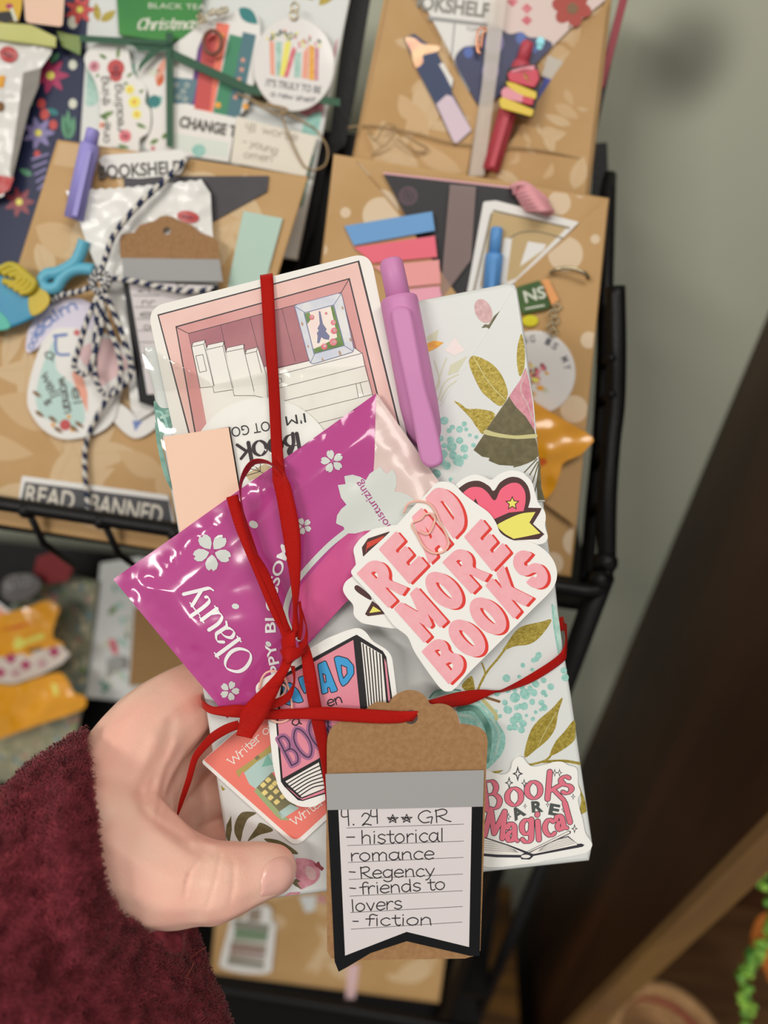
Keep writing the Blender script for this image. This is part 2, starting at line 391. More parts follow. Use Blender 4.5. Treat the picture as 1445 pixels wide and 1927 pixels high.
# ------------------------------------------------------------------ the room: planes of the rack, wall, cupboard side
R1 = plane_at(600, 1010, 0.36, 25)          # fronts of the books in the upper pocket
R0 = R1.off(-30)                            # fronts of the books one row behind
R2 = Plane((0, 0.283, 0.84), (0, -cos(radians(25)), sin(radians(25))))   # lower pocket
WALL_Y = 0.50
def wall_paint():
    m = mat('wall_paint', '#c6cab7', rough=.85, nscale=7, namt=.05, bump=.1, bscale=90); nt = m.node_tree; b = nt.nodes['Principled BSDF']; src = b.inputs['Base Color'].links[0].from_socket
    ge = nt.nodes.new('ShaderNodeNewGeometry'); p = Plane((0, WALL_Y, 1), (0, -1, 0)).at(1290, 112)      # a dark round spot with soft edges
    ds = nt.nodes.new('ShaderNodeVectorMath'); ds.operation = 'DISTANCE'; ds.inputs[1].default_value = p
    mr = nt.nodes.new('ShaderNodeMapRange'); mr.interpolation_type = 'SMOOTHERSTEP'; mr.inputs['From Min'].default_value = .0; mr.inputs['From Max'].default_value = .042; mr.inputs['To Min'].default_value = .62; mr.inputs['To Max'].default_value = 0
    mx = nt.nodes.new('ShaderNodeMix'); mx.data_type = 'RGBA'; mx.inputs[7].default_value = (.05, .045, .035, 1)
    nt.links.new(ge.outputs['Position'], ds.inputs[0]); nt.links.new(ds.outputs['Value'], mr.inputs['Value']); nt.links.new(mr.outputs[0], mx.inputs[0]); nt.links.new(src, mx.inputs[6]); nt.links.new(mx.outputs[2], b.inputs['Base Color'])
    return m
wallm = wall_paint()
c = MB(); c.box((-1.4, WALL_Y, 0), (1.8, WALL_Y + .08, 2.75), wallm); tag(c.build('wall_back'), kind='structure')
floorm = mat('floor_board', '#3a2c22', rough=.6, nscale=20, namt=.3)
c = MB(); c.box((-1.4, -1.6, -.06), (1.8, WALL_Y + .08, 0), floorm); tag(c.build('floor'), kind='structure')

def wood(name, h, h2, sx, sy, sz, rough=.45):
    m = bpy.data.materials.new(name); m.use_nodes = True; nt = m.node_tree; b = nt.nodes['Principled BSDF']
    tc = nt.nodes.new('ShaderNodeTexCoord'); mp_ = nt.nodes.new('ShaderNodeMapping'); mp_.inputs['Scale'].default_value = (sx, sy, sz)
    n = nt.nodes.new('ShaderNodeTexNoise'); n.inputs['Scale'].default_value = 1; n.inputs['Detail'].default_value = 6; n.inputs['Distortion'].default_value = .6
    r = nt.nodes.new('ShaderNodeValToRGB'); r.color_ramp.elements[0].position = .35; r.color_ramp.elements[1].position = .68
    r.color_ramp.elements[0].color = (*[x / WHITE for x in hexc(h)], 1); r.color_ramp.elements[1].color = (*[x / WHITE for x in hexc(h2)], 1)
    nt.links.new(tc.outputs['Object'], mp_.inputs[0]); nt.links.new(mp_.outputs[0], n.inputs['Vector']); nt.links.new(n.outputs['Fac'], r.inputs[0]); nt.links.new(r.outputs[0], b.inputs['Base Color'])
    b.inputs['Roughness'].default_value = rough; return m
walnut = wood('dark_walnut', '#2b190b', '#4d2d16', 22, 16, 1.6)
walnut_e = wood('walnut_edge', '#7a5a3a', '#94703f', 30, 30, 5)
shelf_w = wood('shelf_walnut', '#4a301a', '#6a4a2c', 4, 50, 50)

# bookcase beside the rack: side panel, shelves, back
root = empty('bookcase', (0.5, .38, 0)); PX = .228
fy = lambda z: .309 - .139 * (z - .724)          # the side's front edge slopes forward as it rises
def sided(x0, x1, y0, y1, m):
    q = MB(); q.add([Vector((x, y(z), z)) for x in (x0, x1) for y in (y0, y1) for z in (0, 1.95)], [(0, 1, 3, 2), (4, 6, 7, 5), (0, 4, 5, 1), (2, 3, 7, 6), (0, 2, 6, 4), (1, 5, 7, 3)], m); return q
sided(PX, PX + .02, lambda z: fy(z) + .008, lambda z: WALL_Y, walnut).build('side_panel', root)
sided(PX - .001, PX + .021, fy, lambda z: fy(z) + .0075, walnut_e).build('edge_band', root)
for z, yf in ((.62, .235), (1.085, .262), (1.5, .26)): c = MB(); c.box((PX + .0225, yf, z), (PX + .62, WALL_Y - .012, z + .02), shelf_w); c.build('shelf', root)
c = MB(); c.box((PX + .0205, WALL_Y - .011, 0), (PX + .62, WALL_Y - .001, 1.95), walnut); c.build('back_panel_or_dark_fill', root)
tag(root, 'dark walnut bookcase standing against the wall beside the wire rack', 'bookcase')

# coiled basket
rope = mat('rope', '#c1986b', rough=.8, nscale=260, h2='#9c7448'); rope_r = mat('red_rope', '#a8433f', rough=.8, nscale=260, namt=.3); rope_d = mat('dark_rope', '#4c4038', rough=.8)
bc = (.308, .302, .6415)
c = MB()
rings = [(.040 + .012 * sin(pi * min(1, i / 9)), bc[2] + .006 + i * .0105) for i in range(8)]
for i, (r, z) in enumerate(rings):
    pts = [(bc[0] + r * cos(2 * pi * k / 40), bc[1] + r * sin(2 * pi * k / 40), z) for k in range(40)]; c.tube(pts, .0062, rope_r if i in (5,) else rope, 10, closed=True)
pts = [(bc[0] + r * cos(a), bc[1] + r * sin(a), bc[2] + .006) for a, r in [(t * .35, .040 - t * .00036) for t in range(108)]]; c.tube(pts, .006, rope, 8)
tag(c.build('rope_basket'), 'round coiled rope basket with a red band on the bookcase shelf', 'basket')

# garland of green beads and an orange bow hanging in the bookcase
gb = mat('green_bead', '#2f7a2c', rough=.2, nscale=90, h2='#8ac24a', coat=.4); gl_b = mat('lime_bead', '#9dd04f', rough=.25, coat=.3)
root = empty('bead_garland', (.37, .30, .71))
S_ = plane_at(1420, 1700, .52, 0)
def ico(mb, ctr, r, m):
    b = bmesh.new(); bmesh.ops.create_icosphere(b, subdivisions=2, radius=r); b.verts.ensure_lookup_table()
    mb.add([Vector(ctr) + v.co for v in b.verts], [tuple(v.index for v in f.verts) for f in b.faces], m, True); b.free()
random.seed(3)
path = catmull([(1480,1560),(1450,1610),(1432,1640),(1456,1700),(1446,1770),(1420,1800),(1404,1830),(1400,1870),(1412,1900),(1398,1960)], False, 5)
c = MB(S_); c.wire([(x, y, 0) for x, y in path], .9, gb); c.build('string', root)
for i, (x, y) in enumerate(path):
    for q in range(3 if i % 4 else 2): c = MB(S_); ico(c, S_.at(x + random.uniform(-13, 13), y + random.uniform(-9, 9), random.uniform(-6, 6)), random.uniform(.0016, .0032), random.choice([gb, gb, gl_b])); c.build('bead', root)
tag(root, 'string of shiny green beads hanging in the bookcase at the edge of view', 'garland')
orf = mat('orange_felt', '#c9722c', rough=.9)
c = MB(S_.off(-15)); c.slab(catmull([(1412,1770),(1425,1728),(1460,1716),(1490,1760),(1480,1850),(1450,1850),(1440,1830),(1422,1800)], True), 0, 8, orf, bev=5)
tag(c.build('felt_ornament'), 'orange felt ornament behind the green bead garland', 'ornament')
# wire rack
blackm = mat('black_wire', '#08080a', rough=.45, spec=.3, bump=.3, bscale=500)
root = empty('wire_rack', (0, .36, 0)); rack = root
def part(name, fn, pl=R1):
    mb = MB(pl); fn(mb); return mb.build(name, rack)
part('front_rail', lambda m: (m.wire([(-80,936,10),(-20,944,10),(330,998,10),(700,1053,10),(1050,1104,10),(1105,1112,10),(1130,1104,8),(1140,1080,4),(1141,1055,0)], 3.4, blackm, 10)))
part('side_rail', lambda m: m.wire([(1141,1055,0),(1143,930,-2),(1150,830,-6),(1158,760,-8),(1160,660,-8),(1158,540,-10)], 4.4, blackm, 10))
part('side_rail', lambda m: m.wire([(1102,1098,-28),(1114,960,-28),(1127,830,-28),(1135,700,-28),(1139,560,-28),(1146,330,-54)], 3.6, blackm, 10))
for a, b in [((1112,968),(1132,948)), ((1104,1092),(1128,1070)), ((1118,880),(1140,840)), ((1128,760),(1152,740)), ((1130,690),(1152,672))]: part('link', lambda m: m.wire([(*a, -26), (*b, -4)], 2.2, blackm))
part('joint', lambda m: ico(m, R1.at(1139, 1058, 2), .0058, blackm)); part('joint', lambda m: ico(m, R1.at(1128, 1092, 8), .005, blackm))
for u, v in [(50, 956), (192, 977), (330, 1000)]:
    part('pocket_wire', lambda m: m.tube([R1.at(u, v, 10), R1.at(u + 32, v + 66, 2), R1.at(u + 95, v + 112, -30)], .0016, blackm))
    part('joint', lambda m: ico(m, R1.at(u, v + 3, 10), .0042, blackm))
def vpost(m, u, v, pl, z0, z1, r):
    p = pl.at(u, v, 0); m.tube([(p.x, p.y, z0), (p.x, p.y, z1)], r, blackm, 12)
part('post', lambda m: vpost(m, 1117, 1130, R1, .632, 1.235, .0055)); part('post', lambda m: vpost(m, 955, 1780, R2, .632, 1.0, .0045)); part('post', lambda m: vpost(m, -360, 900, R1, .632, 1.5, .0055))
part('rear_post', lambda m: m.slab([(1118,270),(1142,268),(1146,375),(1112,372)], -52, 8, blackm, bev=2))
part('gap_filler', lambda m: m.slab([(665,-60),(712,-60),(697,0),(668,180),(650,272),(616,300),(590,430),(560,520),(540,510),(575,330),(618,270),(640,100)], -50, 6, blackm))  # added black bar standing in for the dark gap between the books
part('back_panel_or_dark_fill', lambda m: m.slab([(-260,150),(1096,300),(1084,1096),(700,1046),(-260,908)], -62, 4, blackm))  # added black sheet, fills in the darkness behind the upper books
part('back_panel_or_dark_fill', lambda m: m.slab([(-300,990),(1010,1120),(950,1600),(900,1950),(-300,1990)], -42, 4, blackm), R2)  # added likewise: black sheet for the dark space behind the lower books
part('lower_rail', lambda m: m.wire([(-200,1775,10),(100,1812,10),(400,1858,10),(700,1908,10),(905,1944,10)], 4.2, blackm, 10), R2)
part('lower_rail', lambda m: m.wire([(-200,1975,10),(400,2030,10),(905,2130,10)], 4.2, blackm, 10), R2)
part('pocket_floor', lambda m: m.box((-.30, .285, .800), (.135, .40, .806), blackm)); part('pocket_floor', lambda m: m.box((-.32, .30, 1.196), (.112, .40, 1.2), blackm))
tag(root, 'black wire book rack against the wall, packed with wrapped books', 'rack')
c = MB(); c.box((-.45, .10, .60), (.20, WALL_Y - .02, .63), wood('counter_wood', '#4a3015', '#7b5522', 5, 60, 60)); c.box((-.44, .12, 0), (-.40, WALL_Y - .03, .60), walnut); c.box((.15, .12, 0), (.19, WALL_Y - .03, .60), walnut)
tag(c.build('low_table'), 'brown wooden table under the lower pocket of the wire rack', 'table')
# ------------------------------------------------------------------ the held bundle
Z1 = lambda p: xf(3.44, 260, 460, p)
Z2 = lambda p: xf(4.0139, 500, 460, p)
Z3 = lambda p: xf(4.0139, 780, 520, p)
Z4 = lambda p: xf(3.44, 200, 860, p)
Z5 = lambda p: xf(4.188, 520, 760, p)
Z6 = lambda p: xf(3.211, 630, 880, p)
Z7 = lambda p: xf(3.44, 360, 1160, p)
Z8 = lambda p: xf(3.322, 580, 1280, p)
Z9 = lambda p: xf(3.7056, 780, 1140, p)
ZA = lambda p: xf(5.558, 880, 1420, p)
ZB = lambda p: xf(4.817, 380, 1560, p)

paper = mat('white_gift_wrap', '#dadddb', rough=0.38, bump=0.12, bscale=160)
gold = mat('gold_print', '#94812a', rough=0.36, nscale=900, h2='#b3a04a', bump=0.4, bscale=1500, metal=0.25)
gold_l = mat('pale_gold_print', '#c3bd86', rough=0.4, metal=0.2)
olive = mat('olive_print', '#5d5638', rough=0.38, nscale=500, h2='#6d6546')
teal = mat('teal_print', '#86bdb3', rough=0.4, nscale=900, h2='#9fd0c6', bump=0.3, bscale=1500)
teal_d = mat('dark_teal_print', '#4f8577', rough=0.4, nscale=260, h2='#7fae9f')
teal_l = mat('pale_teal_print', '#b9d6cb', rough=0.4, nscale=260, h2='#93bfb2')
rosepk = mat('pink_print', '#c4788a', rough=0.42, nscale=400, h2='#d799a4')
budpk = mat('blush_print', '#d5b1b0', rough=0.4, nscale=700, h2='#c79c9f')
pale_g = mat('faint_green_print', '#cfcfb4', rough=0.4)
pale_p = mat('faint_pink_print', '#ecdedb', rough=0.4)
orange_p = mat('orange_print', '#e0952a', rough=0.4, nscale=600, h2='#f0b23c')
wine_p = mat('wine_print', '#8e3b46', rough=0.42)
brown_p = mat('brown_print', '#7d5a33', rough=0.42)
ink = mat('black_ink', '#1d1a1e', rough=0.5)
sticker_white = mat('sticker_white', '#efeeea', rough=0.4)

BODY = [(271,655),(300,649),(640,592),(790,566),(955,534),(968,536),(973,546),(988,637),(1004,759),(1019,920),(1032,1029),(1044,1098),(1053,1180),(1074,1310),(1090,1423),(1114,1588),(1108,1619),(905,1641),(615,1677),(449,1697),(440,1680),(398,1398),(337,1005),(289,736)]
bk = MB(HELD)
bk.slab(BODY, 0, 21, paper, bev=6)
Hp = 0.06
# upper corner under the fold
bk.poly(Z3(ell(520, 262, 62, 95, -24)), Hp, budpk)
bk.poly(Z3([(505,390),(530,362),(560,365),(600,300),(648,258),(630,310),(590,365),(575,392),(605,405),(570,402),(545,385)]), Hp + .03, olive)
bk.poly(Z3([(95,505),(150,485),(220,500),(170,540),(105,570)]), Hp, orange_p)
bk.poly(Z3([(90,460),(180,400),(170,480),(110,500)]), Hp, pale_g)
bk.poly(Z3([(250,750),(270,670),(400,600),(330,720)]), Hp, pale_g)
bk.poly(Z3([(230,560),(305,465),(380,560),(300,600)]), Hp, pale_p)
for a, b, c in [((150,900),(190,760),(240,620)), ((180,930),(230,800),(330,740)), ((170,850),(190,780),(150,640)), ((195,940),(260,830),(370,760))]: bk.ribbon2(Z3([a, b, c]), 2.5, Hp, pale_g)
# rose behind the film
bk.poly(Z1(catmull([(100,1020),(160,1060),(330,1050),(420,1140),(400,1210),(300,1215),(170,1225),(140,1260)], True)), Hp, teal_d)
for a, w, m_ in [([(150,1120),(220,1100),(270,1140),(300,1215)], 6, teal_l), ([(190,1080),(280,1075),(340,1130),(360,1210)], 7, teal_l), ([(120,1080),(150,1090),(180,1150),(190,1220)], 5, teal)]: bk.ribbon2(Z1(a), w, Hp + .03, m_)
bk.poly(Z1(catmull([(110,1150),(140,1250),(200,1500),(230,1600),(170,1500),(120,1280)], True)), Hp, teal_d)
# right hand side
bk.poly(Z9(catmull([(955,100),(880,112),(760,140),(700,182),(640,270),(618,312),(700,282),(800,268),(880,212)], True)), Hp, gold)
bk.ribbon2(Z9([(640,290),(580,370),(520,440),(475,510),(440,590)]), 4, Hp, gold)
bk.ribbon2(Z9([(470,400),(492,470),(470,530)]), 3, Hp, gold)
bk.poly(Z9(catmull([(330,555),(395,490),(418,560),(412,592),(360,592)], True)), Hp, gold)
bk.poly(Z9([(955,0),(985,0),(1010,120),(1030,300),(1000,330),(975,180)]), Hp, teal_l)
bk.ribbon2(Z9([(960,-10),(975,150),(1005,330)]), 3, Hp + .03, teal)
bk.ribbon2(Z9([(500,640),(550,655),(590,668)]), 5, Hp, brown_p)
bk.poly(Z9(catmull([(300,690),(430,655),(530,740),(590,830),(632,910),(620,1010),(560,1090),(490,1135),(430,1000),(330,830)], True)), Hp, teal)
for a, w, m_ in [([(310,720),(410,715),(480,790),(520,900),(500,1080)], 11, teal_d), ([(340,690),(450,690),(540,790),(590,900),(560,1050)], 5, teal_l), ([(480,660),(560,750),(570,790)], 7, gold_l), ([(320,760),(420,790),(480,900)], 6, teal_l)]: bk.ribbon2(Z9(a), w, Hp + .03, m_)
bk.poly(Z9(catmull([(105,640),(140,600),(230,585),(320,590),(300,615),(190,620),(120,660)], True)), Hp, teal_l)
bk.ribbon2(Z9([(105,640),(150,595),(240,582),(320,590)]), 3, Hp + .03, teal_d)
D9 = [(865,345,24),(850,370,20),(830,380,18),(755,415,18),(640,505,28),(730,495,15),(820,445,15),(900,520,20),(950,565,24),(845,545,28),(805,575,20),(750,570,20),(700,590,16),(770,615,40),(700,640,35),(650,590,20),(575,610,22),(830,605,28),(900,605,20),(915,625,14),(630,675,22),(820,670,22),(885,675,20),(650,725,32),(710,710,18),(765,700,26),(735,700,18),(905,710,24),(880,725,12),(565,735,14),(595,770,15),(845,742,14),(825,790,15),(720,780,36),(690,800,28),(755,820,28),(665,850,22),(700,845,24),(745,865,25),(780,765,12),(1040,450,22),(1050,500,26)]
for x, y, r in D9: bk.poly(Z9(ell(x, y, r, r * random.uniform(.85, 1.1), random.uniform(0, 90), n=16)), Hp + random.uniform(0, .02), teal)
for p in [[(1032,640),(955,720),(862,800),(802,890),(765,1055),(850,1000),(932,930),(982,850),(1002,745)], [(1112,800),(1042,880),(982,950),(945,1045),(1040,1000),(1112,940),(1122,880)], [(1130,1225),(1182,1340),(1197,1410),(1192,1440),(1145,1448),(1162,1350)]]: bk.poly(Z9(catmull(p, True)), Hp, gold)
bk.ribbon2(Z9([(960,1030),(910,1080),(790,1112)]), 4, Hp, gold); bk.ribbon2(Z9([(900,1088),(1040,1082),(1150,1100)]), 5, Hp, gold)
bk.ribbon2(Z9([(870,960),(920,860),(990,740)]), 1.5, Hp + .03, gold_l)
bk.poly(Z9([(510,1160),(620,1145),(590,1165),(545,1168)]), Hp, gold)
# lower left
bk.poly(Z7(catmull([(420,1272),(330,1268),(286,1330),(280,1400),(316,1458),(336,1380),(365,1312)], True)), Hp, olive)
bk.poly(Z7([(258,1290),(228,1350),(222,1420),(246,1470),(262,1380)]), Hp, olive)
bk.poly(Z7(catmull([(450,1335),(420,1370),(365,1455),(440,1415),(530,1385)], True)), Hp, olive)
bk.poly(Z7(catmull([(470,1440),(560,1448),(640,1490),(692,1537),(620,1530),(540,1490)], True)), Hp, olive)
bk.poly(Z7([(190,1090),(220,1120),(200,1130)]), Hp, gold)
fl = []
for i, (x, y) in enumerate(catmull([(845,285),(900,265),(960,272),(1025,300),(1068,380),(1060,445),(1015,495),(950,525),(890,545),(855,470)], True, 8)): fl.append((x + (7 if i % 2 else -7), y + (5 if i % 2 else -5)))
bk.poly(ZB(fl), Hp, rosepk)
bk.poly(ZB(ell(985, 400, 70, 45, 60)), Hp + .03, budpk)
bk.poly(ZB([(1005,300),(1030,315),(1058,293),(1075,330),(1108,358),(1085,382),(1050,350),(1030,340)]), Hp + .03, wine_p)
bk.poly(ZB([(815,490),(850,450),(895,475),(860,485),(905,545),(850,520)]), Hp + .05, olive)
bk.poly(ZB([(740,610),(800,575),(890,572),(880,590),(800,598)]), Hp, rosepk)
book = bk.build('wrapped_book')
tag(book, 'paperback wrapped in white floral paper, held in the hand and tied with red ribbon', 'wrapped book', 'gift wrapped books')
# folds of the paper over the right edge
f1 = MB(HELD)
F1 = [(967,541),(930,603),(890,669),(818,781),(806,801),(760,900),(700,1000),(760,1060),(1030,1060),(1026,1000),(1017,920),(1001,759),(985,640),(971,550)]
f1.slab(F1, .55, .3, paper)
f1.poly(Z3(catmull([(445,600),(412,650),(440,740),(500,860),(560,920),(650,980),(702,905),(690,820),(640,720),(560,645)], True)), .6, gold)
f1.ribbon2(Z3([(445,610),(560,800),(680,930)]), 1.6, .63, gold_l)
f1.poly(Z3(catmull([(298,942),(350,965),(400,1000),(500,1003),(608,1045),(525,1188),(470,1140),(430,1080),(370,1015)], True)), .6, gold)
f1.poly(Z3(catmull([(808,435),(778,530),(773,650),(795,755),(828,690),(832,560)], True)), .6, gold)
for x, y, r in [(225,1090,32),(175,1165,18),(285,1140,20),(262,1165,20),(340,1155,26),(375,1115,20),(390,1155,16),(417,1200,15),(467,1215,15),(195,1225,26),(340,1240,28),(272,1235,28),(225,1278,22),(280,1285,38),(375,1300,30),(445,1275,18),(220,1340,32),(290,1350,30),(385,1362,20),(330,1390,42),(245,1430,30),(165,1490,34),(275,1535,18),(350,1415,20),(210,1400,28),(140,1530,26),(120,1380,22)]:
    f1.poly(Z3(ell(x, y, r, r * random.uniform(.9, 1.1), 0, n=16)), .6 + random.uniform(0, .02), teal)
f1.build('fold', book)
f2 = MB(HELD)
F2 = Z3([(838,690),(802,775),(715,905),(560,1130),(440,1312),(280,1545),(200,1700),(985,1700),(958,1606),(925,1300),(900,960),(868,780)])
f2.slab(F2, 1.0, .3, paper)
f2.poly(Z3([(838,692),(802,778),(713,908),(760,980),(840,1060),(908,1168),(893,960),(866,790)]), 1.05, rosepk)
f2.ribbon2(Z3([(845,720),(800,850),(850,960),(900,1100)]), 3, 1.08, budpk)
f2.poly(Z3([(706,922),(560,1130),(536,1168),(640,1195),(760,1205),(912,1195),(906,1165),(840,1060),(760,980),(713,908)]), 1.05, olive)
f2.poly(Z3(catmull([(536,1158),(528,1192),(650,1217),(780,1228),(914,1218),(912,1192),(760,1202),(620,1182)], True)), 1.09, gold_l)
f2.poly(Z3([(526,1192),(445,1312),(510,1362),(545,1368),(565,1372),(560,1392),(600,1410),(640,1425),(750,1432),(745,1445),(800,1432),(860,1410),(910,1385),(940,1350),(915,1222),(780,1230),(650,1219)]), 1.05, olive)
for a, b in [((925,1380),(830,1480)), ((930,1400),(870,1500)), ((940,1400),(890,1560)), ((950,1440),(905,1640))]: f2.ribbon2(Z3([a, b]), 2.2, 1.05, olive, smooth=False)
f2.poly(Z3([(945,1350),(958,1600),(985,1690),(930,1690),(920,1560)]), 1.05, olive)
f2.build('fold', book)

# bookmark card
card_w = mat('card_white', '#ebe8e1', rough=0.42)
pk1 = mat('card_light_pink', '#ecc7be', rough=0.5, nscale=60, h2='#e6bdb4'); pk2 = mat('card_mid_pink', '#d9a09d', rough=0.5, nscale=60, h2='#d29491'); pk3 = mat('card_dusty_pink', '#b2777e', rough=0.5, nscale=70, h2='#a66a73')
cline = mat('card_line', '#3c383c', rough=0.5)
c = MB(HELD)
c.slab(rnd([(277,579),(696,474),(790,940),(375,1040)], 34, 8), 1.9, .5, card_w)
h0 = 1.95
c.poly([(296,592),(676,490),(777,900),(400,990)], h0, cline)
c.poly([(299,594),(673,493.5),(774,900),(403,988)], h0 + .03, pk1)
c.poly([(330,614),(658,523),(740,860),(392,960)], h0 + .06, cline)
c.poly([(332.5,616),(656,526),(737,860),(395,958)], h0 + .09, pk2)
c.poly([(354,627),(642,550),(672,662),(420,800),(376,730)], h0 + .12, cline)
c.poly([(355,628.2),(641,551.5),(671,662),(420,799),(377,730)], h0 + .15, pk3)
c.ribbon2([(332,616),(354,627)], 1.1, h0 + .18, cline, smooth=False); c.ribbon2([(656,526),(642,550)], 1.1, h0 + .18, cline, smooth=False)
for a, b in [((470,597),(500,712)), ((530,580),(556,680)), ((415,612),(435,700)), ((590,565),(610,640))]: c.ribbon2([a, b], .7, h0 + .18, cline, smooth=False)
# white furniture
c.poly(Z2([(60,945),(330,880),(670,780),(728,820),(745,915),(810,1150),(860,1300),(500,1500),(-100,1500)]), h0 + .2, card_w)
for a, b in [((60,993),(722,823)), ((60,1095),(745,918)), ((60,1200),(772,1030)), ((60,1318),(800,1134)), ((728,820),(812,1160)), ((712,1045),(738,1140)), ((682,1055),(700,1155)), ((668,780),(728,822)), ((95,930),(330,878)), ((200,1400),(830,1240))]: c.ribbon2(Z2([a, b]), .9, h0 + .24, cline, smooth=False)
c.poly(Z2([(80,1015),(118,1008),(124,1045),(86,1052)]), h0 + .24, cline); c.poly(Z2([(84,1020),(114,1013),(119,1041),(90,1047)]), h0 + .26, card_w)
# white books
c.poly(Z1([(392,880),(840,790),(905,1100),(470,1320)]), h0 + .2, card_w)
for b_ in [[(345,662),(355,635),(430,617),(438,645),(500,920),(400,930)], [(438,682),(450,650),(552,627),(562,668),(625,940),(490,960)], [(565,697),(575,668),(682,645),(693,690),(760,980),(620,980)], [(692,710),(700,682),(774,663),(830,840),(840,1000),(750,980)]]:
    c.poly(Z1(b_), h0 + .28, cline); c.poly(Z1(grow(b_, -3)), h0 + .31, card_w)
for a in [[(345,662),(425,645),(490,915)], [(425,645),(434,622)], [(438,682),(548,657),(610,930)], [(548,657),(556,630)], [(565,697),(682,673),(750,950)], [(682,673),(686,648)], [(692,710),(765,692),(800,830)], [(765,692),(774,666)], [(372,722),(418,712),(442,818),(398,828),(372,722)]]:
    c.ribbon2(Z1(a), .9, h0 + .35, cline, smooth=False)
# framed picture of a tower among roses, printed
frm = mat('frame_print', '#c9cfdd', rough=0.5, nscale=130, h2='#e3e2e0'); frl = mat('frame_line', '#7b83a6', rough=.5); pic = mat('picture_cream', '#f0e8dc', rough=.5, nscale=120, h2='#f4d8d4'); grn = mat('leaf_green_print', '#7f9a5c', rough=.5, nscale=300, h2='#5c7c3e'); rs = mat('rose_print', '#e48a92', rough=.5, nscale=500, h2='#d4606f'); rust = mat('rust_print', '#b4977f', rough=.5)
tower = mat('tower_blue_print', '#76799a', rough=.5)
FR = [(215,462),(240,450),(540,368),(570,368),(582,400),(668,790),(655,815),(360,905),(335,895),(318,850)]
c.poly(Z2(FR), h0 + .36, frl); c.poly(Z2(grow(FR, -5)), h0 + .39, frm)
for a in [[(225,470),(298,515)], [(565,378),(510,462)], [(340,890),(372,822)], [(660,805),(588,762)]]: c.ribbon2(Z2(a), 1.2, h0 + .42, frl, smooth=False)
for x, y, r in [(275,600,16),(580,480,14),(640,720,16),(430,870,14),(560,820,20),(320,770,12)]: c.poly(Z2(ell(x, y, r, r * .5, 70, n=10)), h0 + .41, rust)
c.poly(Z2([(285,515),(515,453),(598,765),(362,830)]), h0 + .42, frl); c.poly(Z2([(294,520),(509,462),(590,762),(368,822)]), h0 + .45, pic)
for p in [[(294,522),(330,512),(345,560),(315,600)], [(490,468),(509,463),(590,762),(480,792),(368,822),(360,790),(430,760),(540,700),(520,600)]]: c.poly(Z2(p), h0 + .48, grn)
c.poly(Z2([(400,505),(412,505),(432,600),(460,640),(452,655),(482,690),(478,720),(440,715),(420,700),(405,745),(388,745),(392,690),(386,670),(400,650),(390,635),(408,600)]), h0 + .5, tower)
for x, y, r in [(348,550,19),(510,590,20),(515,652,24),(510,738,28),(442,772,24),(456,520,10)]: c.poly(Z2(ell(x, y, r, n=12)), h0 + .53, rs); c.poly(Z2(ell(x + 4, y - 4, r * .5, n=8)), h0 + .55, budpk)
tag(c.build('bookmark_card'), 'white edged card printed with a pink bookshelf and framed picture, tucked behind the ribbon', 'card')

# round sticker, upside down
c = MB(HELD)
c.slab(ell(494, 886, 138, n=64), 2.8, .2, sticker_white)
st_ = c.build('round_sticker'); tag(st_, 'white round sticker lettered upside down about books, behind clear film', 'sticker', 'stickers tied to the held book')
c = MB(HELD)
bkink = mat('maroon_ink', '#2f1a24', rough=.5)
P = lambda x, y: Z1([(x, y)])[0]
c.text("I'M", P(1078,1092), P(950,1114), 18, 2.85, ink); c.text('NOT GO', P(905,1132), P(598,1186), 19, 2.85, ink)
pen(c, 'Book', P(1040,1222), P(628,1300), 56, lambda k: 2.0 + 5.5 * k, 2.85, bkink)
c.ribbon2(Z1([(1000,1225),(1005,1290),(985,1350)]), 7, 2.86, bkink)
c.poly(Z1([(690,1490),(820,1420),(860,1440),(800,1500),(720,1530)]), 2.85, mat('tan_print', '#cdb994', rough=.5))
for q in [(690,1500),(720,1450),(760,1440),(840,1500),(790,1420)]: c.ribbon2(Z1([(790,1470), q]), 1.2, 2.88, ink, smooth=False)
c.build('lettering', st_)

# clear film pouch
c = MB(HELD, hf=lambda u, v: 3.3 + 0.7 * noise.noise(Vector((u * .012, v * .012, 1))) + .22 * abs(noise.noise(Vector((u * .035, v * .03, 4)))), seg=9)
clear = film('clear_film', (.982, .985, .98), gloss=.012, rough=.06, bump=.22, bscale=60)
milky = mat('film_haze', '#e6e6e2', rough=.3)
FILM = [(262,645),(372,706),(402,723),(500,700),(560,692),(695,688),(708,742),(700,850),(560,910),(340,920),(312,880),(292,770)]
c.poly(FILM, 0, clear)
c.poly([(262,645),(372,706),(402,723),(352,733),(290,737)], .25, clear)
c.poly([(400,724),(500,700),(512,702),(512,722),(405,733)], .3, clear)
tag(c.build('clear_film'), 'creased clear film pouch over the upper left of the held book', 'film')

# peach pad
peach = mat('peach_pad', '#ffcbb3', rough=.6, bump=.05, bscale=300); black_edge = mat('black_edge', '#26211f', rough=.6)
c = MB(HELD); c.slab([(308,822),(430,804),(452,935),(480,1100),(352,1112),(338,1001)], 4.6, 1.0, peach)
pad = c.build('sticky_note_pad'); tag(pad, 'blank peach sticky note pad standing behind the magenta packet', 'note pad', 'sticky note pads')
c = MB(HELD); c.slab([(310,824),(432.5,803),(455,935),(483,1100),(354,1113),(338,1003)], 3.58, .3, black_edge); c.build('backing', pad)

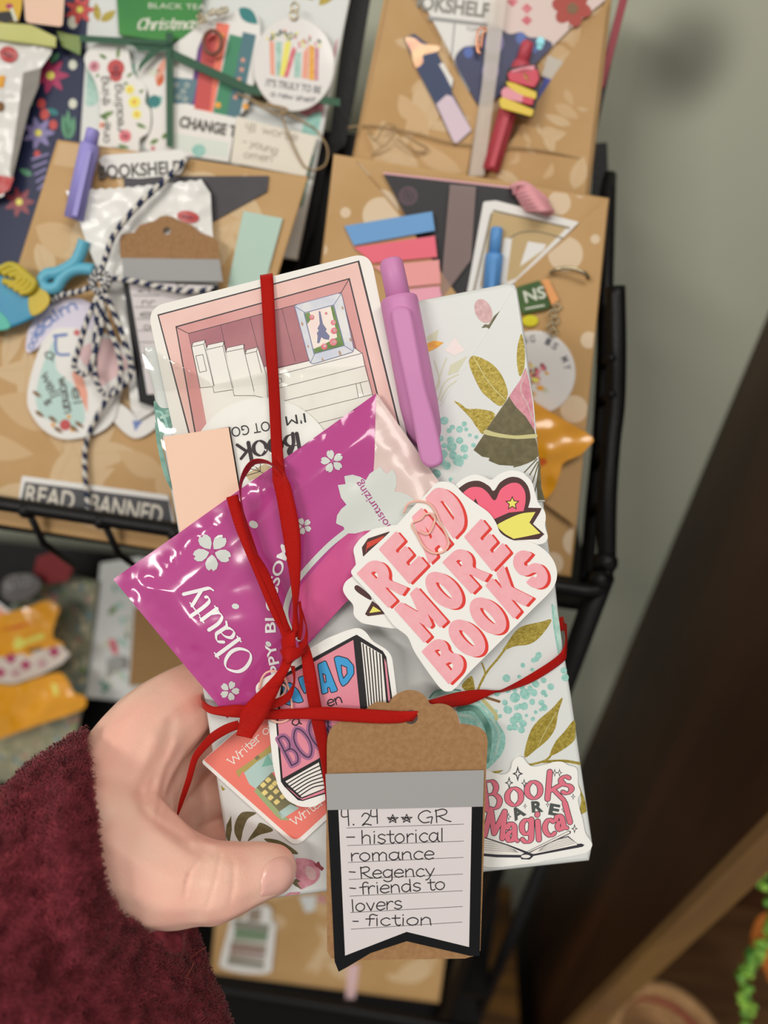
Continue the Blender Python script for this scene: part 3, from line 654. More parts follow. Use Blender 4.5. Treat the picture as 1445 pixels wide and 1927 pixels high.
# pen
lil = mat('lilac_plastic', '#cd87b9', rough=.45, spec=.35)
root = empty('ballpoint_pen', HELD.at(790, 700, 2))
def axis_tube(mb, pts, m, n=24, flat=1.0): mb.tube([HELD.at(u, v, h) for u, v, h, r in pts], [r * 0.1727e-3 for u, v, h, r in pts], m, n=n, flat=flat)
def along(u0, v0, u1, v1, t): return u0 + (u1 - u0) * t, v0 + (v1 - v0) * t
c = MB(HELD); A0, A1 = (735, 490), (751, 566)
axis_tube(c, [(*along(*A0, *A1, t), h, r) for t, h, r in [(-.03, 4, 12), (-.01, 4, 17), (.03, 4, 20), (.1, 4, 22), (1.1, 4, 23)]], lil); c.build('push_button', root)
c = MB(HELD); B0, B1 = (750, 561), (803, 838)
axis_tube(c, [(*along(*B0, *B1, t), h, r) for t, h, r in [(-.004, 5, 25), (0, 5, 31), (.008, 5, 34), (.03, 5, 35), (.5, 4.6, 35.5), (.72, 4.2, 35.5), (.86, 1, 34), (.98, -4.5, 31), (1.1, -8, 24)]], lil); c.build('barrel', root)
c = MB(HELD, hf=lambda u, v: 12.6 - max(0, v - 700) * .012, seg=14)
CL = catmull(Z2([(948,540),(965,485),(1020,465),(1075,480),(1105,530),(1150,760),(1210,1080),(1280,1330),(1335,1590),(1320,1660),(1250,1685),(1195,1660),(1160,1590),(1110,1330),(1050,1040),(985,740)]), True, 6)
c.slab(CL, 0, 3.2, lil, bev=6)
c.build('clip', root)
tag(root, 'lilac ballpoint pen with a long clip, tucked into the fold of the held book', 'pen', 'click pens')

# face mask packet
mag = mat('magenta_foil', '#b8458d', rough=.16, spec=.55, nscale=30, h2='#ba4a90', coat=.5)
mag2 = mat('pink_foil', '#d2588f', rough=.2, spec=.5, nscale=40, h2='#c64e8d', coat=.4)
beige = mat('blush_foil', '#dcc4be', rough=.28, spec=.5, coat=.3); silver = mat('silver_foil_print', '#d3d8d3', rough=.25, spec=.5, coat=.4)
PK = [(213,1090),(338,1002),(460,915),(585,828),(708,740),(762,818),(819,900),(905,1015),(800,1060),(700,1105),(654,1130),(581,1211),(520,1280),(470,1322),(427,1352),(405,1321),(310,1207)]
La, Lb = Vector((495, -350)).normalized(), Vector((212, 260)).normalized()
def pk_h(u, v):
    q = Vector((u - 213, v - 1090)); s_ = q.dot(La); t_ = q.dot(Lb)
    e = min(max(min(s_ - 22, 606 - s_, t_ - 34, 330 - t_), 0) / 60, 1); e = e * e * (3 - 2 * e)
    h = 5.2 + 2.6 * e + 1.3 * noise.noise(Vector((s_ * .009, t_ * .013, 3))) * e
    h += .85 * exp(-((t_ - 40) / 16) ** 2) * noise.noise(Vector((s_ * .03, t_ * .02, 8))) + .3 * exp(-((t_ - 44) / 16) ** 2) * noise.noise(Vector((s_ * .06, t_ * .05, 9)))
    h += .5 * exp(-((s_ - 36) / 14) ** 2) * noise.noise(Vector((s_ * .03, t_ * .04, 5)))
    h += .28 * exp(-((s_ - t_ * .35 - 520) / 30) ** 2) * noise.noise(Vector((s_ * .03, t_ * .04, 15))) + .05 * noise.noise(Vector((s_ * .04, t_ * .035, 2))) * e
    return h
c = MB(HELD, hf=pk_h, seg=6)
c.poly(PK, 0, mag)
k = len(PK); pk_ccw = PK if area2(PK) < 0 else PK[::-1]
c.add([c.P(x, y, hh) for hh in (0, -.5) for x, y in pk_ccw], [(i, i + k, (i + 1) % k + k, (i + 1) % k) for i in range(k)], mag)
c.seg = 11
c.poly(Z5([(788,-84),(784,0),(772,430),(765,540),(900,700),(1250,1000),(1600,1050),(1300,640)]), .12, beige)
c.poly(Z5([(550,1020),(200,1420),(120,1560),(105,1700),(150,1800),(240,1885),(560,1552),(900,1380),(1300,1200),(1200,950),(700,1000)]), .12, mag2)
c.poly(Z5([(535,570),(600,558),(660,575),(705,602),(735,550),(780,520),(820,495),(850,540),(875,552),(915,515),(945,570),(947,640),(930,692),(980,695),(1040,720),(1090,760),(1150,900),(1000,960),(900,985),(700,1000),(620,1022),(545,1020),(530,970),(470,942),(478,880),(510,830),(552,795),(510,740),(484,640),(545,632)]), .24, silver)
c.ribbon2(Z5([(570,990),(400,1130),(205,1340),(115,1480),(72,1640),(105,1770),(180,1850)]), 10.5, .22, silver, n=8)
def blossom(mb, cx, cy, r, rot, h, m, m2):
    for i in range(5):
        a = radians(rot + 72 * i)
        def q(d, w): return (cx + r * (d * cos(a) - w * sin(a)), cy + r * (d * sin(a) + w * cos(a)))
        mb.poly([q(.16, .02), q(.36, .22), q(.62, .33), q(.85, .27), q(.98, .13), q(.88, .0), q(1.0, -.1), q(.86, -.27), q(.62, -.33), q(.36, -.22), q(.16, -.02)], h, m)
    mb.poly(ell(cx, cy, r * .15, n=10), h + .1, m2)
for x, y, r, a in [(399, 1038, 37, 20), (432, 1300, 19, 75), (625, 868, 22, 40), (571, 990, 16, 30)]: blossom(c, x, y, r, a, .24, silver, mag)
for x, y, r, a in [(477, 987, 9, 30), (443, 1141, 7, 10), (505, 1212, 6, 40)]: c.poly(ell(x, y, r, r * .75, a, n=14), .24, silver)
pkt = c.build('face_mask_packet'); tag(pkt, 'shiny magenta face mask packet lying aslant across the held book', 'packet')
white_p = mat('white_foil_print', '#f2f0f0', rough=.3)
c = MB(HELD, hf=pk_h, seg=9)
pen(c, 'Olauty', (482, 1246), (371, 1096), 70, lambda q: 1.9 + 5.4 * q ** 1.4, .34, white_p, serif=.11, names=['O', 'l', 'A2', 'u', 't', 'y'])
P = lambda x, y: Z4([(x, y)])[0]
c.build('lettering', pkt); c = MB(HELD, hf=pk_h, seg=9)
c.text('PPY', P(1132,1398), P(1090,1205), 19, .34, white_p, bold=.018)
c.text('BLOSSOM', P(1096,1135), P(1195,590), 19, .34, white_p, bold=.018, bend=10)
c.build('lettering', pkt); c = MB(HELD, hf=pk_h, seg=9)
mg_i = mat('magenta_ink', '#a83583', rough=.4)
P = lambda x, y: Z5([(x, y)])[0]
c.text('moisturizing', P(930,1000), P(664,598), 15, .4, mg_i)
c.build('lettering', pkt)

# heart sticker
hb = mat('sticker_brown', '#4b2c2b', rough=.45); hp = mat('heart_pink', '#ef6580', rough=.45); hy = mat('banner_yellow', '#ebe36c', rough=.45); hr = mat('sticker_red', '#d24432', rough=.45)
c = MB(HELD)
HO = Z6([(730,100),(790,55),(850,38),(910,58),(945,80),(990,38),(1060,14),(1130,25),(1190,80),(1212,160),(1225,212),(1270,260),(1276,310),(1266,350),(1291,420),(1272,455),(1230,466),(1100,470),(1000,640),(700,1000),(480,980),(330,970),(160,940),(110,892),(116,830),(75,790),(44,740),(60,690),(130,640),(125,560),(108,490),(150,430),(230,370),(372,345),(600,300)])
c.slab(rnd(HO, 8, 3), 9.6, .25, sticker_white); h0 = 9.64
c.poly(Z6(catmull([(735,135),(800,90),(870,80),(930,110),(960,140),(1000,88),(1060,57),(1120,65),(1165,110),(1182,180),(1168,242)], False) + [(1250,244),(1240,270),(1197,340),(1266,402),(1232,432),(1080,440),(900,430),(760,300)]), h0, hb)
c.poly(Z6(catmull([(770,155),(820,120),(880,120),(922,150),(955,193),(975,190),(1002,132),(1060,95),(1112,97),(1146,140),(1152,200),(1140,262)], False) + [(1050,272),(960,312),(850,250)]), h0 + .03, hp)
c.poly(Z6(catmull([(970,350),(1050,308),(1130,277),(1212,268)], False) + [(1175,332),(1242,397),(1160,415),(1080,430),(1030,402)]), h0 + .03, hy)
def star(x, y, r, q=.42, a0=-90): return [(x + (r if i % 2 == 0 else r * q) * cos(radians(a0 + 36 * i)), y + (r if i % 2 == 0 else r * q) * sin(radians(a0 + 36 * i))) for i in range(10)]
c.poly(Z6(star(1072, 216, 46, .48)), h0 + .05, hb); c.poly(Z6(star(1072, 216, 33, .46)), h0 + .08, hy)
c.poly(Z6([(830,220),(850,185),(868,225)]), h0 + .05, hb)
c.poly(Z6([(170,535),(163,482),(200,428),(330,385),(330,440),(220,500),(185,540)]), h0, hb); c.poly(Z6([(187,515),(195,452),(300,410),(280,440),(195,490)]), h0 + .03, hr)
c.poly(Z6(catmull([(118,725),(140,712),(210,770),(215,800),(140,755)], True)), h0, hb)
c.poly(Z6([(226,805),(182,885),(200,898),(300,885),(300,860)]), h0, hb); c.poly(Z6([(232,838),(208,878),(280,868)]), h0 + .03, hy)
tag(c.build('heart_sticker'), 'die-cut sticker of a pink heart with a yellow banner, half under the slogan sticker', 'sticker', 'stickers tied to the held book')

# slogan sticker
rp = mat('letter_pink', '#f2b0b8', rough=.45, nscale=500, h2='#efa9b2'); rr_ = mat('letter_red', '#dd3a30', rough=.45)
c = MB(HELD)
RO = Z6(catmull([(100,640),(118,598),(180,530),(300,420),(380,340),(480,230),(560,150),(610,97),(660,84),(720,102),(780,160),(860,220),(930,272),(972,330),(1000,392),(1060,432),(1120,446),(1200,456),(1270,500),(1320,560),(1342,630),(1332,700),(1290,762),(1200,850),(1100,950),(1000,1050),(900,1150),(800,1250),(730,1330),(690,1352),(640,1335),(560,1230),(480,1110),(438,1020),(360,958),(300,880),(230,790),(160,710)], True, 5))
c.slab(RO, 10.6, .25, sticker_white); rmb = c.build('slogan_sticker')
tag(rmb, 'white diamond shaped sticker with the pink slogan READ MORE BOOKS', 'sticker', 'stickers tied to the held book')
def arc(cx, cy, rx, ry, a0, a1, n=8): return [(cx + rx * cos(radians(a0 + (a1 - a0) * i / n)), cy + ry * sin(radians(a0 + (a1 - a0) * i / n))) for i in range(n + 1)]
FAT = {
 'R': ([(0,0),(0,1)] + [(.5,1)] + arc(.52,.71,.46,.29,90,-60,10) + [(.72,.42),(1.02,.04),(.66,0),(.46,.36),(.42,.36),(.42,0)], [arc(.46,.71,.10,.08,90,-90,6) + [(.40,.63),(.40,.79)]]),
 'E': ([(0,0),(0,1),(.96,1),(.96,.72),(.44,.72),(.44,.64),(.86,.64),(.86,.38),(.44,.38),(.44,.28),(1,.28),(1,0)], []),
 'A': ([(-.04,0),(.26,1),(.74,1),(1.04,0),(.66,0),(.62,.17),(.40,.17),(.36,0)], [[(.45,.38),(.51,.66),(.57,.38)]]),
 'D': ([(0,0),(0,1),(.42,1)] + arc(.42,.5,.58,.5,90,-90,14) + [(.42,0)], [[(.42,.27),(.42,.73)] + arc(.46,.5,.10,.22,80,-80,8)]),
 'M': ([(0,0),(0,1),(.34,1),(.55,.58),(.76,1),(1.1,1),(1.1,0),(.76,0),(.76,.42),(.62,.16),(.46,.16),(.34,.42),(.34,0)], []),
 'O': (arc(.5,.5,.54,.52,0,354,30), [arc(.5,.5,.10,.26,0,340,16)]),
 'B': ([(0,0),(0,1),(.5,1)] + arc(.5,.75,.42,.25,90,-40,8) + arc(.52,.27,.5,.27,50,-90,10) + [(.4,0)], [[(.40,.62),(.40,.8)] + arc(.48,.71,.09,.07,80,-80,5), [(.40,.2),(.40,.4)] + arc(.5,.3,.10,.08,80,-80,5)]),
 'K': ([(0,0),(0,1),(.4,1),(.4,.66),(.62,1),(1.04,1),(.72,.54),(1.08,0),(.64,0),(.4,.36),(.4,0)], []),
 'S': ([(.98,.74)] + arc(.5,.71,.48,.31,10,180,10) + arc(.46,.66,.44,.24,190,262,5) + [(.52,.40),(.60,.34),(.54,.27),(.42,.28),(.40,.36),(.02,.36)] + arc(.5,.31,.48,.33,180,360,10) + arc(.52,.34,.46,.26,10,80,5) + [(.48,.62),(.42,.68),(.5,.74),(.58,.72)], []),
}
LT = [('R',(325,850),(445,735),(130,640)),('E',(450,705),(562,590),(264,492)),('A',(575,580),(700,462),(432,328)),('D',(718,432),(826,318),(545,185)),
      ('M',(540,1060),(668,940),(355,852)),('O',(694,888),(806,786),(512,698)),('R',(826,765),(942,652),(648,572)),('E',(953,628),(1062,512),(780,418)),
      ('B',(690,1312),(806,1198),(522,1112)),('O',(830,1176),(944,1070),(652,990)),('O',(957,1042),(1071,936),(779,856)),('K',(1082,915),(1190,795),(908,712)),('S',(1212,762),(1316,660),(1048,572))]
c = MB(HELD)
for ch, bl, br, tl in LT:
    o_, hs = FAT[ch]; T = frame(bl, br, tl)
    sh = lambda p: Z6([(x + 20, y + 6) for x, y in T(p)])
    c.poly(rnd(sh(o_), 2.5, 2), 10.64, rr_, [sh(q) for q in hs]); c.poly(rnd(Z6(T(o_)), 2.5, 2), 10.68, rp, [Z6(T(q)) for q in hs])
c.build('lettering', rmb)

# paper clips
pinkwire = mat('pink_enamel_wire', '#f0b9a8', rough=.3, spec=.5)
c = MB(HELD)
c.wire([(*Z6([q])[0], h) for q, h in [((418,275), 10.0), ((440,222), 10.6), ((490,203), 11.1), ((560,212), 11.2), ((602,255), 11.2), ((640,340), 11.2), ((680,420), 11.2), ((685,470), 11.2), ((652,510), 11.2), ((592,515), 11.2), ((540,480), 11.2), ((500,410), 11.2), ((468,352), 11.2), ((476,330), 11.2), ((520,312), 11.3), ((545,283), 11.4), ((585,280), 11.4), ((605,310), 11.4), ((590,360), 11.4), ((560,402), 11.4), ((508,382), 11.4)]], .36, pinkwire, 8)
tag(c.build('paper_clip'), 'pink wire paper clip with a heart end on the READ MORE BOOKS sticker', 'paper clip', 'pink heart paper clips')
c = MB(HELD)
c.wire([(*Z7([q])[0], h) for q, h in [((440,470), 10.4), ((455,405), 10.6), ((490,362), 10.8), ((545,355), 10.8), ((600,392), 10.8), ((632,480), 10.8), ((652,590), 10.8), ((632,660), 10.8), ((570,685), 10.8), ((510,660), 10.8), ((520,600), 10.8), ((560,540), 10.8), ((600,500), 10.8), ((612,460), 10.8), ((590,440), 10.8)]], .36, pinkwire, 8)
tag(c.build('paper_clip'), 'pink wire paper clip under the ribbon bow on the READ book sticker', 'paper clip', 'pink heart paper clips')

# coral writer sticker
coral = mat('coral_print', '#ec7f72', rough=.45); tw_b = mat('typewriter_blue', '#b2cfca', rough=.5); tw_g = mat('typewriter_green', '#9db07e', rough=.5); tw_d = mat('typewriter_dark', '#7c7a5a', rough=.5); tw_y = mat('typewriter_keys', '#ead98c', rough=.5); tw_o = mat('typewriter_olive', '#b1a15c', rough=.5); tw_t = mat('typewriter_teal', '#7dbba9', rough=.5)
c = MB(HELD)
c.slab(rnd([(378,1434),(560,1270),(770,1400),(557,1595)], [8, 20, 20, 20], 5), 1.6, .4, sticker_white); h0 = 1.64
c.poly(rnd([(383,1430),(560,1278),(757,1400),(556,1584)], [3, 12, 12, 14], 5), h0, coral)
c.poly(Z7([(340,1010),(480,890),(600,800),(700,1000),(520,1010),(425,1122),(375,1085)]), h0 + .03, tw_b)
c.poly(Z7([(455,975),(495,885),(530,960)]), h0 + .06, tw_t)
c.poly(Z7([(290,1000),(400,925),(510,835),(560,800),(560,850),(420,945),(345,1010),(330,1000),(310,1045),(295,1020)]), h0 + .05, tw_o); c.poly(Z7([(408,915),(430,897),(446,915),(424,932)]), h0 + .08, tw_d)
c.poly(Z7([(420,1110),(520,1010),(680,1230),(585,1300)]), h0 + .05, tw_d)
c.poly(Z7([(405,1130),(425,1110),(590,1285),(640,1320),(580,1318),(545,1290)]), h0 + .07, tw_g); c.poly(Z7([(560,1270),(640,1215),(700,1240),(590,1310)]), h0 + .07, tw_b)
for x, y in [(497,1058),(465,1090),(515,1105),(475,1140),(512,1172),(548,1132),(552,1200),(590,1165),(540,1080)]: c.poly(Z7(rnd([(x - 22, y + 2), (x + 2, y - 20), (x + 24, y), (x - 2, y + 22)], 6, 3)), h0 + .1, tw_y)
wst = c.build('coral_sticker'); tag(wst, 'coral sticker with a typewriter, lower left of the held book beside the thumb', 'sticker', 'stickers tied to the held book')
c = MB(HELD); wk = mat('cream_ink', '#f6e6df', rough=.5)
pen(c, 'Writer of', (437, 1441), (517, 1368), 21, 1.9, h0 + .05, wk, serif=.07); c.build('lettering', wst); c = MB(HELD); pen(c, 'Writer', (554, 1554), (612, 1510), 21, 1.9, h0 + .05, wk, serif=.07)
c.build('lettering', wst)

# READ a ... BOOK sticker
bpk = mat('book_pink', '#e08d9e', rough=.45, nscale=40, h2='#dd8598'); bbl = mat('letter_blue', '#3c9cd6', rough=.45); mauve = mat('mauve_glow', '#a4688f', rough=.45)
c = MB(HELD)
BO = Z7([(413,470),(425,435),(480,392),(600,345),(760,212),(880,140),(1000,92),(1080,70),(1130,98),(1170,160),(1262,212),(1298,258),(1312,360),(1332,520),(1360,800),(1200,1000),(868,1188),(790,1236),(700,1232),(620,1192),(560,1105),(528,960),(498,670),(490,600),(430,520)])
c.slab(rnd(BO, 9, 4), 9.7, .25, sticker_white); h0 = 9.74
c.poly(Z7([(548,690),(590,380),(800,262),(1045,130),(1070,118),(1240,225),(1262,262),(1305,560),(1200,900),(862,1150),(720,1195),(690,1190),(600,1100),(580,1070)]), h0, ink)
c.poly(Z7([(560,690),(605,395),(800,290),(1048,152),(1092,590),(1105,720),(820,922),(592,1048)]), h0 + .03, bpk)
pages = mat('page_white', '#ece7e1', rough=.5)
c.poly(Z7([(1098,165),(1232,245),(1262,560),(1225,590),(1140,590)]), h0 + .03, pages); c.poly(Z7([(1248,270),(1262,300),(1288,540),(1276,560),(1262,420)]), h0 + .03, bpk)
for i in range(6):
    t = (i + .6) / 6.2; c.ribbon2(Z7([(1098 + 134 * t, 172 + 78 * t), (1120 + 120 * t, 380 + 20 * t), (1140 + 110 * t, 590)]), 2.2, h0 + .06, ink)
c.poly(Z7([(608,1068),(825,945),(868,1110),(712,1172)]), h0 + .03, pages); c.poly(Z7([(612,1100),(690,1172),(720,1188),(862,1140),(862,1120),(715,1180)]), h0 + .03, bpk)
for i in range(6):
    t = (i + .7) / 6.4; c.ribbon2(Z7([(612 + 105 * t, 1070 + 100 * t), (720 + 75 * t, 1005 + 115 * t), (828 + 40 * t, 948 + 160 * t)]), 2.2, h0 + .06, ink)
c.ribbon2(Z7([(595,1068),(705,1170)]), 4, h0 + .07, ink, smooth=False)
rs2 = c.build('book_sticker'); tag(rs2, 'book shaped pink sticker with blue READ lettering, behind the ribbon bow', 'sticker', 'stickers tied to the held book')
c = MB(HELD)
BL_ = {'A': ([(820,312),(868,288),(945,480),(905,492),(895,455),(876,460),(884,490),(848,502)], [[(850,370),(868,380),(872,425),(862,428)]]), 'D': ([(926,268),(950,258),(1010,275),(1048,320),(1050,370),(1010,430),(980,452),(962,420),(940,330)], [[(970,315),(1005,330),(1008,370),(985,400),(975,370)]]), 'R': ([(590,440),(640,430),(690,480),(724,550),(690,558),(655,545),(640,575),(600,560)], []), 'E': ([(694,398),(730,385),(745,480),(735,500),(705,440)], [])}
for o_, hs in BL_.values():
    o_ = rnd(o_, 9, 3); c.poly(Z7(grow(o_, 6)), h0 + .09, ink); c.poly(Z7(o_), h0 + .12, bbl, [Z7(q) for q in hs])
    for q in hs: c.poly(Z7(q), h0 + .11, bpk); c.ribbon2(Z7(q), 1.6, h0 + .14, ink, smooth=False, closed=True)
P = lambda x, y: Z7([(x, y)])[0]
for w_, m_, hh in [(11, mauve, .09), (2.6, mat('purple_ink', '#43304a', rough=.5), .13)]:
    pen(c, 'BOOK', P(640,970), P(990,790), 78, w_, h0 + hh, m_)
pen(c, 'en', P(885,585), P(985,555), 24, 2.4, h0 + .1, ink); pen(c, 'a', P(655,710), P(715,695), 24, 2.4, h0 + .1, ink)
c.build('lettering', rs2)

# Books ARE Magical
mp = mat('letter_rose', '#dd7385', rough=.45); dk = mat('charcoal_ink', '#33323a', rough=.5); sl = mat('slate_ink', '#4d5350', rough=.5)
c = MB(HELD)
MO = ZA(catmull([(100,190),(350,210),(440,170),(470,72),(520,25),(575,30),(622,90),(690,125),(830,100),(900,76),(990,76),(1050,112),(1140,150),(1152,300),(1180,400),(1152,480),(1200,680),(1230,820),(1282,900),(1302,950),(1250,1020),(1100,1058),(800,1110),(640,1140),(100,1150),(60,700)], True, 4))
c.slab(MO, 1.0, .2, sticker_white); h0 = 1.04
c.poly(ZA([(60,1050),(300,1075),(555,1078),(560,1095),(650,1098),(690,1060),(1200,965),(1222,945),(1190,930),(1150,935),(1050,850),(860,900),(620,1015),(420,940),(170,860),(60,860)]), h0, dk)
c.poly(ZA([(70,875),(170,872),(410,950),(590,1028),(560,1050),(300,1045),(70,1025)]), h0 + .03, pages); c.poly(ZA([(650,1030),(860,912),(1045,862),(1140,930),(1145,945),(690,1040)]), h0 + .03, pages)
c.poly(ZA(ell(607, 1065, 48, 18)), h0 + .05, pages)
for i in range(5):
    t = i / 5; c.ribbon2(ZA([(70, 895 + 120 * t), (300, 920 + 105 * t), (500 + 40 * t, 1000 + 30 * t)]), .5, h0 + .06, dk); c.ribbon2(ZA([(760 - 30 * t, 985 + 35 * t), (880, 915 + 90 * t), (1060 + 80 * t, 868 + 70 * t)]), .5, h0 + .06, dk)
c.poly(ZA([(600,1025),(1060,795),(1080,805),(1075,825),(640,1030)]), h0 + .07, dk); c.poly(ZA([(625,1018),(1055,802),(1068,810),(1065,820),(640,1022)]), h0 + .09, pages)
for x, y, r in [(523,200,72),(433,295,58),(590,300,42),(910,190,38),(960,190,38),(1103,440,30),(1117,775,44),(600,540,26),(836,522,28),(428,650,38),(1000,575,30)]:
    o_ = [(x + (r if i % 2 == 0 else r * .34) * cos(radians(45 * i - 90)) * (.8 if i % 2 == 0 else 1), y + (r * 1.15 if i % 2 == 0 else r * .34) * sin(radians(45 * i - 90))) for i in range(8)]
    c.poly(ZA(o_), h0 + .04, dk); c.poly(ZA([(x + (a - x) * .52, y + (b - y) * .52) for a, b in o_]), h0 + .07, sticker_white)
bm_ = c.build('magic_sticker'); tag(bm_, 'cream sticker reading Books ARE Magical over an open book, low on the held book', 'sticker', 'stickers tied to the held book')
c = MB(HELD)
P = lambda x, y: ZA([(x, y)])[0]
for fat, m_, hh in [(1.0, dk, .1), (.62, mp, .14)]:
    W_ = lambda q: 4.9 + 7.0 * q - (2.3 if fat < 1 else 0)
    for ch, a, b, xh in [('B',(178,578),(372,555),400),('o',(412,540),(592,520),360),('o',(618,468),(792,448),350),('k',(806,460),(1035,480),375),('s',(985,418),(1110,392),360),('M',(160,840),(385,880),385),('A2',(405,905),(530,900),370),('g',(560,842),(690,840),320),('i',(712,890),(784,885),390),('c',(812,858),(925,842),340),('A2',(942,795),(1045,765),300),('l',(1046,712),(1098,698),270)]:
        pen(c, None, P(*a), P(*b), xh / 5.558, W_, h0 + hh, m_, names=[ch])
for ch, a, b, cap in [('A',(490,692),(612,622),115),('R',(672,602),(792,592),108),('E',(842,620),(950,640),110)]: c.text(ch, P(*a), P(*b), cap / 5.558, h0 + .12, sl, bold=.045)
c.build('lettering', bm_)

# gift tag
kraft = mat('kraft_card', '#966f48', rough=.75, nscale=700, h2='#a17b53', bump=.1, bscale=900); greyp = mat('grey_strip', '#9f9f9f', rough=.55); blk = mat('black_banner', '#0d0d11', rough=.45, spec=.25); wht = mat('tag_white', '#d9d2d3', rough=.55)
TG = sum([catmull(q, False, 4)[:-1] for q in ([(116,400),(126,335),(160,280),(205,258),(262,252),(335,262)], [(335,262),(345,205),(385,158),(440,134),(505,143)], [(505,143),(530,105),(575,75),(635,60),(700,76),(740,112),(762,152)], [(762,152),(830,146),(890,165),(930,212),(946,270)], [(946,270),(1010,278),(1070,296),(1110,332),(1122,385)])], []) + [(1122,385),(1112,560),(1100,1000),(1076,1690),(1042,1722),(980,1740),(205,1753),(142,1736),(118,1695),(112,1000),(116,600)]
HOLE = Z8(ell(640, 230, 45, n=20))
root = empty('gift_tag', HELD.at(765, 1800, 11.5))
c = MB(HELD); c.slab(Z8(TG), 12.2, .5, kraft, holes=[HOLE]); c.build('card', root)
c = MB(HELD); c.slab(Z8([(107,586),(1099,562),(1092,790),(118,812)]), 12.95, .25, greyp); c.build('strip', root)
c = MB(HELD); c.slab(Z8([(120,800),(1092,778),(1071,1724),(1010,1724),(980,1716),(615,1632),(390,1706),(250,1790),(190,1823),(165,1760)]), 12.6, .3, blk)
c.poly(Z8([(188,800),(1022,780),(1005,1668),(615,1573),(230,1722)]), 12.64, wht)
for a, b in [((240,924),(972,900)), ((243,1034),(972,1006)), ((248,1140),(970,1108)), ((253,1246),(967,1212)), ((258,1350),(965,1316)), ((263,1453),(965,1415)), ((266,1557),(963,1512))]: c.ribbon2(Z8([a, b]), .85, 12.67, ink, smooth=False, caps=False)
bn = c.build('banner', root); bn['label'] = 'white lined label with black swallowtail border'
c = MB(HELD); P = lambda x, y: Z8([(x, y)])[0]; hw = 12.7; pw = 2.1
pen(c, '4', P(206,905), P(268,900), 42, pw, hw, ink); c.poly(ell(*P(283, 903), 1.7, n=8), hw, ink)
pen(c, '2', P(330,910), P(400,905), 32, pw, hw, ink); pen(c, '4', P(388,892), P(446,888), 33, pw, hw, ink)
for x, y in [(528,868), (615,866)]:
    q = [(x + 36 * cos(radians(-90 + 144 * i)), y + 28 * sin(radians(-90 + 144 * i))) for i in range(5)]; c.ribbon2(Z8(q), 1.6, hw, ink, smooth=False, closed=True)
    c.ribbon2(Z8([(x - 26, y + 4), (x, y - 4), (x + 20, y + 8)]), 1.8, hw, ink)
pen(c, 'GR', P(682,898), P(892,884), 33, pw, hw, ink)
for s_, a, b, xh in [('-',(232,1000),(300,1000),26),('historical',(328,1024),(852,1008),40),('romance',(262,1132),(792,1118),36),('-',(248,1212),(298,1216),20),('Regency',(322,1242),(796,1224),36),('-',(252,1314),(302,1318),20),('friends to',(322,1340),(862,1308),36),('lovers',(268,1448),(592,1428),36),('-',(274,1522),(318,1524),20),('fiction',(356,1535),(780,1530),34)]:
    pen(c, s_, P(*a), P(*b), xh * .84, pw, hw, ink, jit=.012)
c.build('lettering', bn)
tag(root, 'brown kraft gift tag with scalloped top and handwritten white label, hanging from the ribbon', 'gift tag', 'kraft gift tags')

# ------------------------------------------------------------------ red ribbon
def ribbon_mat():
    m = bpy.data.materials.new('red_satin'); m.use_nodes = True; nt = m.node_tree; b = nt.nodes['Principled BSDF']
    uv = nt.nodes.new('ShaderNodeUVMap'); uv.uv_map = 'uv'
    mp_ = nt.nodes.new('ShaderNodeMapping'); mp_.inputs['Rotation'].default_value = (0, 0, radians(38))
    w = nt.nodes.new('ShaderNodeTexWave'); w.inputs['Scale'].default_value = 0.15; w.inputs['Distortion'].default_value = .6
    nt.links.new(uv.outputs[0], mp_.inputs[0]); nt.links.new(mp_.outputs[0], w.inputs[0])
    r = nt.nodes.new('ShaderNodeMix'); r.data_type = 'RGBA'; r.inputs[6].default_value = (.44, .003, .005, 1); r.inputs[7].default_value = (.86, .03, .02, 1)
    nt.links.new(w.outputs['Fac'], r.inputs[0]); nt.links.new(r.outputs[2], b.inputs['Base Color'])
    bp = nt.nodes.new('ShaderNodeBump'); bp.inputs['Strength'].default_value = .9; bp.inputs['Distance'].default_value = .0003
    nt.links.new(w.outputs['Fac'], bp.inputs['Height']); nt.links.new(bp.outputs[0], b.inputs['Normal'])
    b.inputs['Roughness'].default_value = .38; b.inputs['Specular IOR Level'].default_value = .35; b.inputs['Specular Tint'].default_value = (1, .3, .25, 1)
    return m
satin = ribbon_mat()
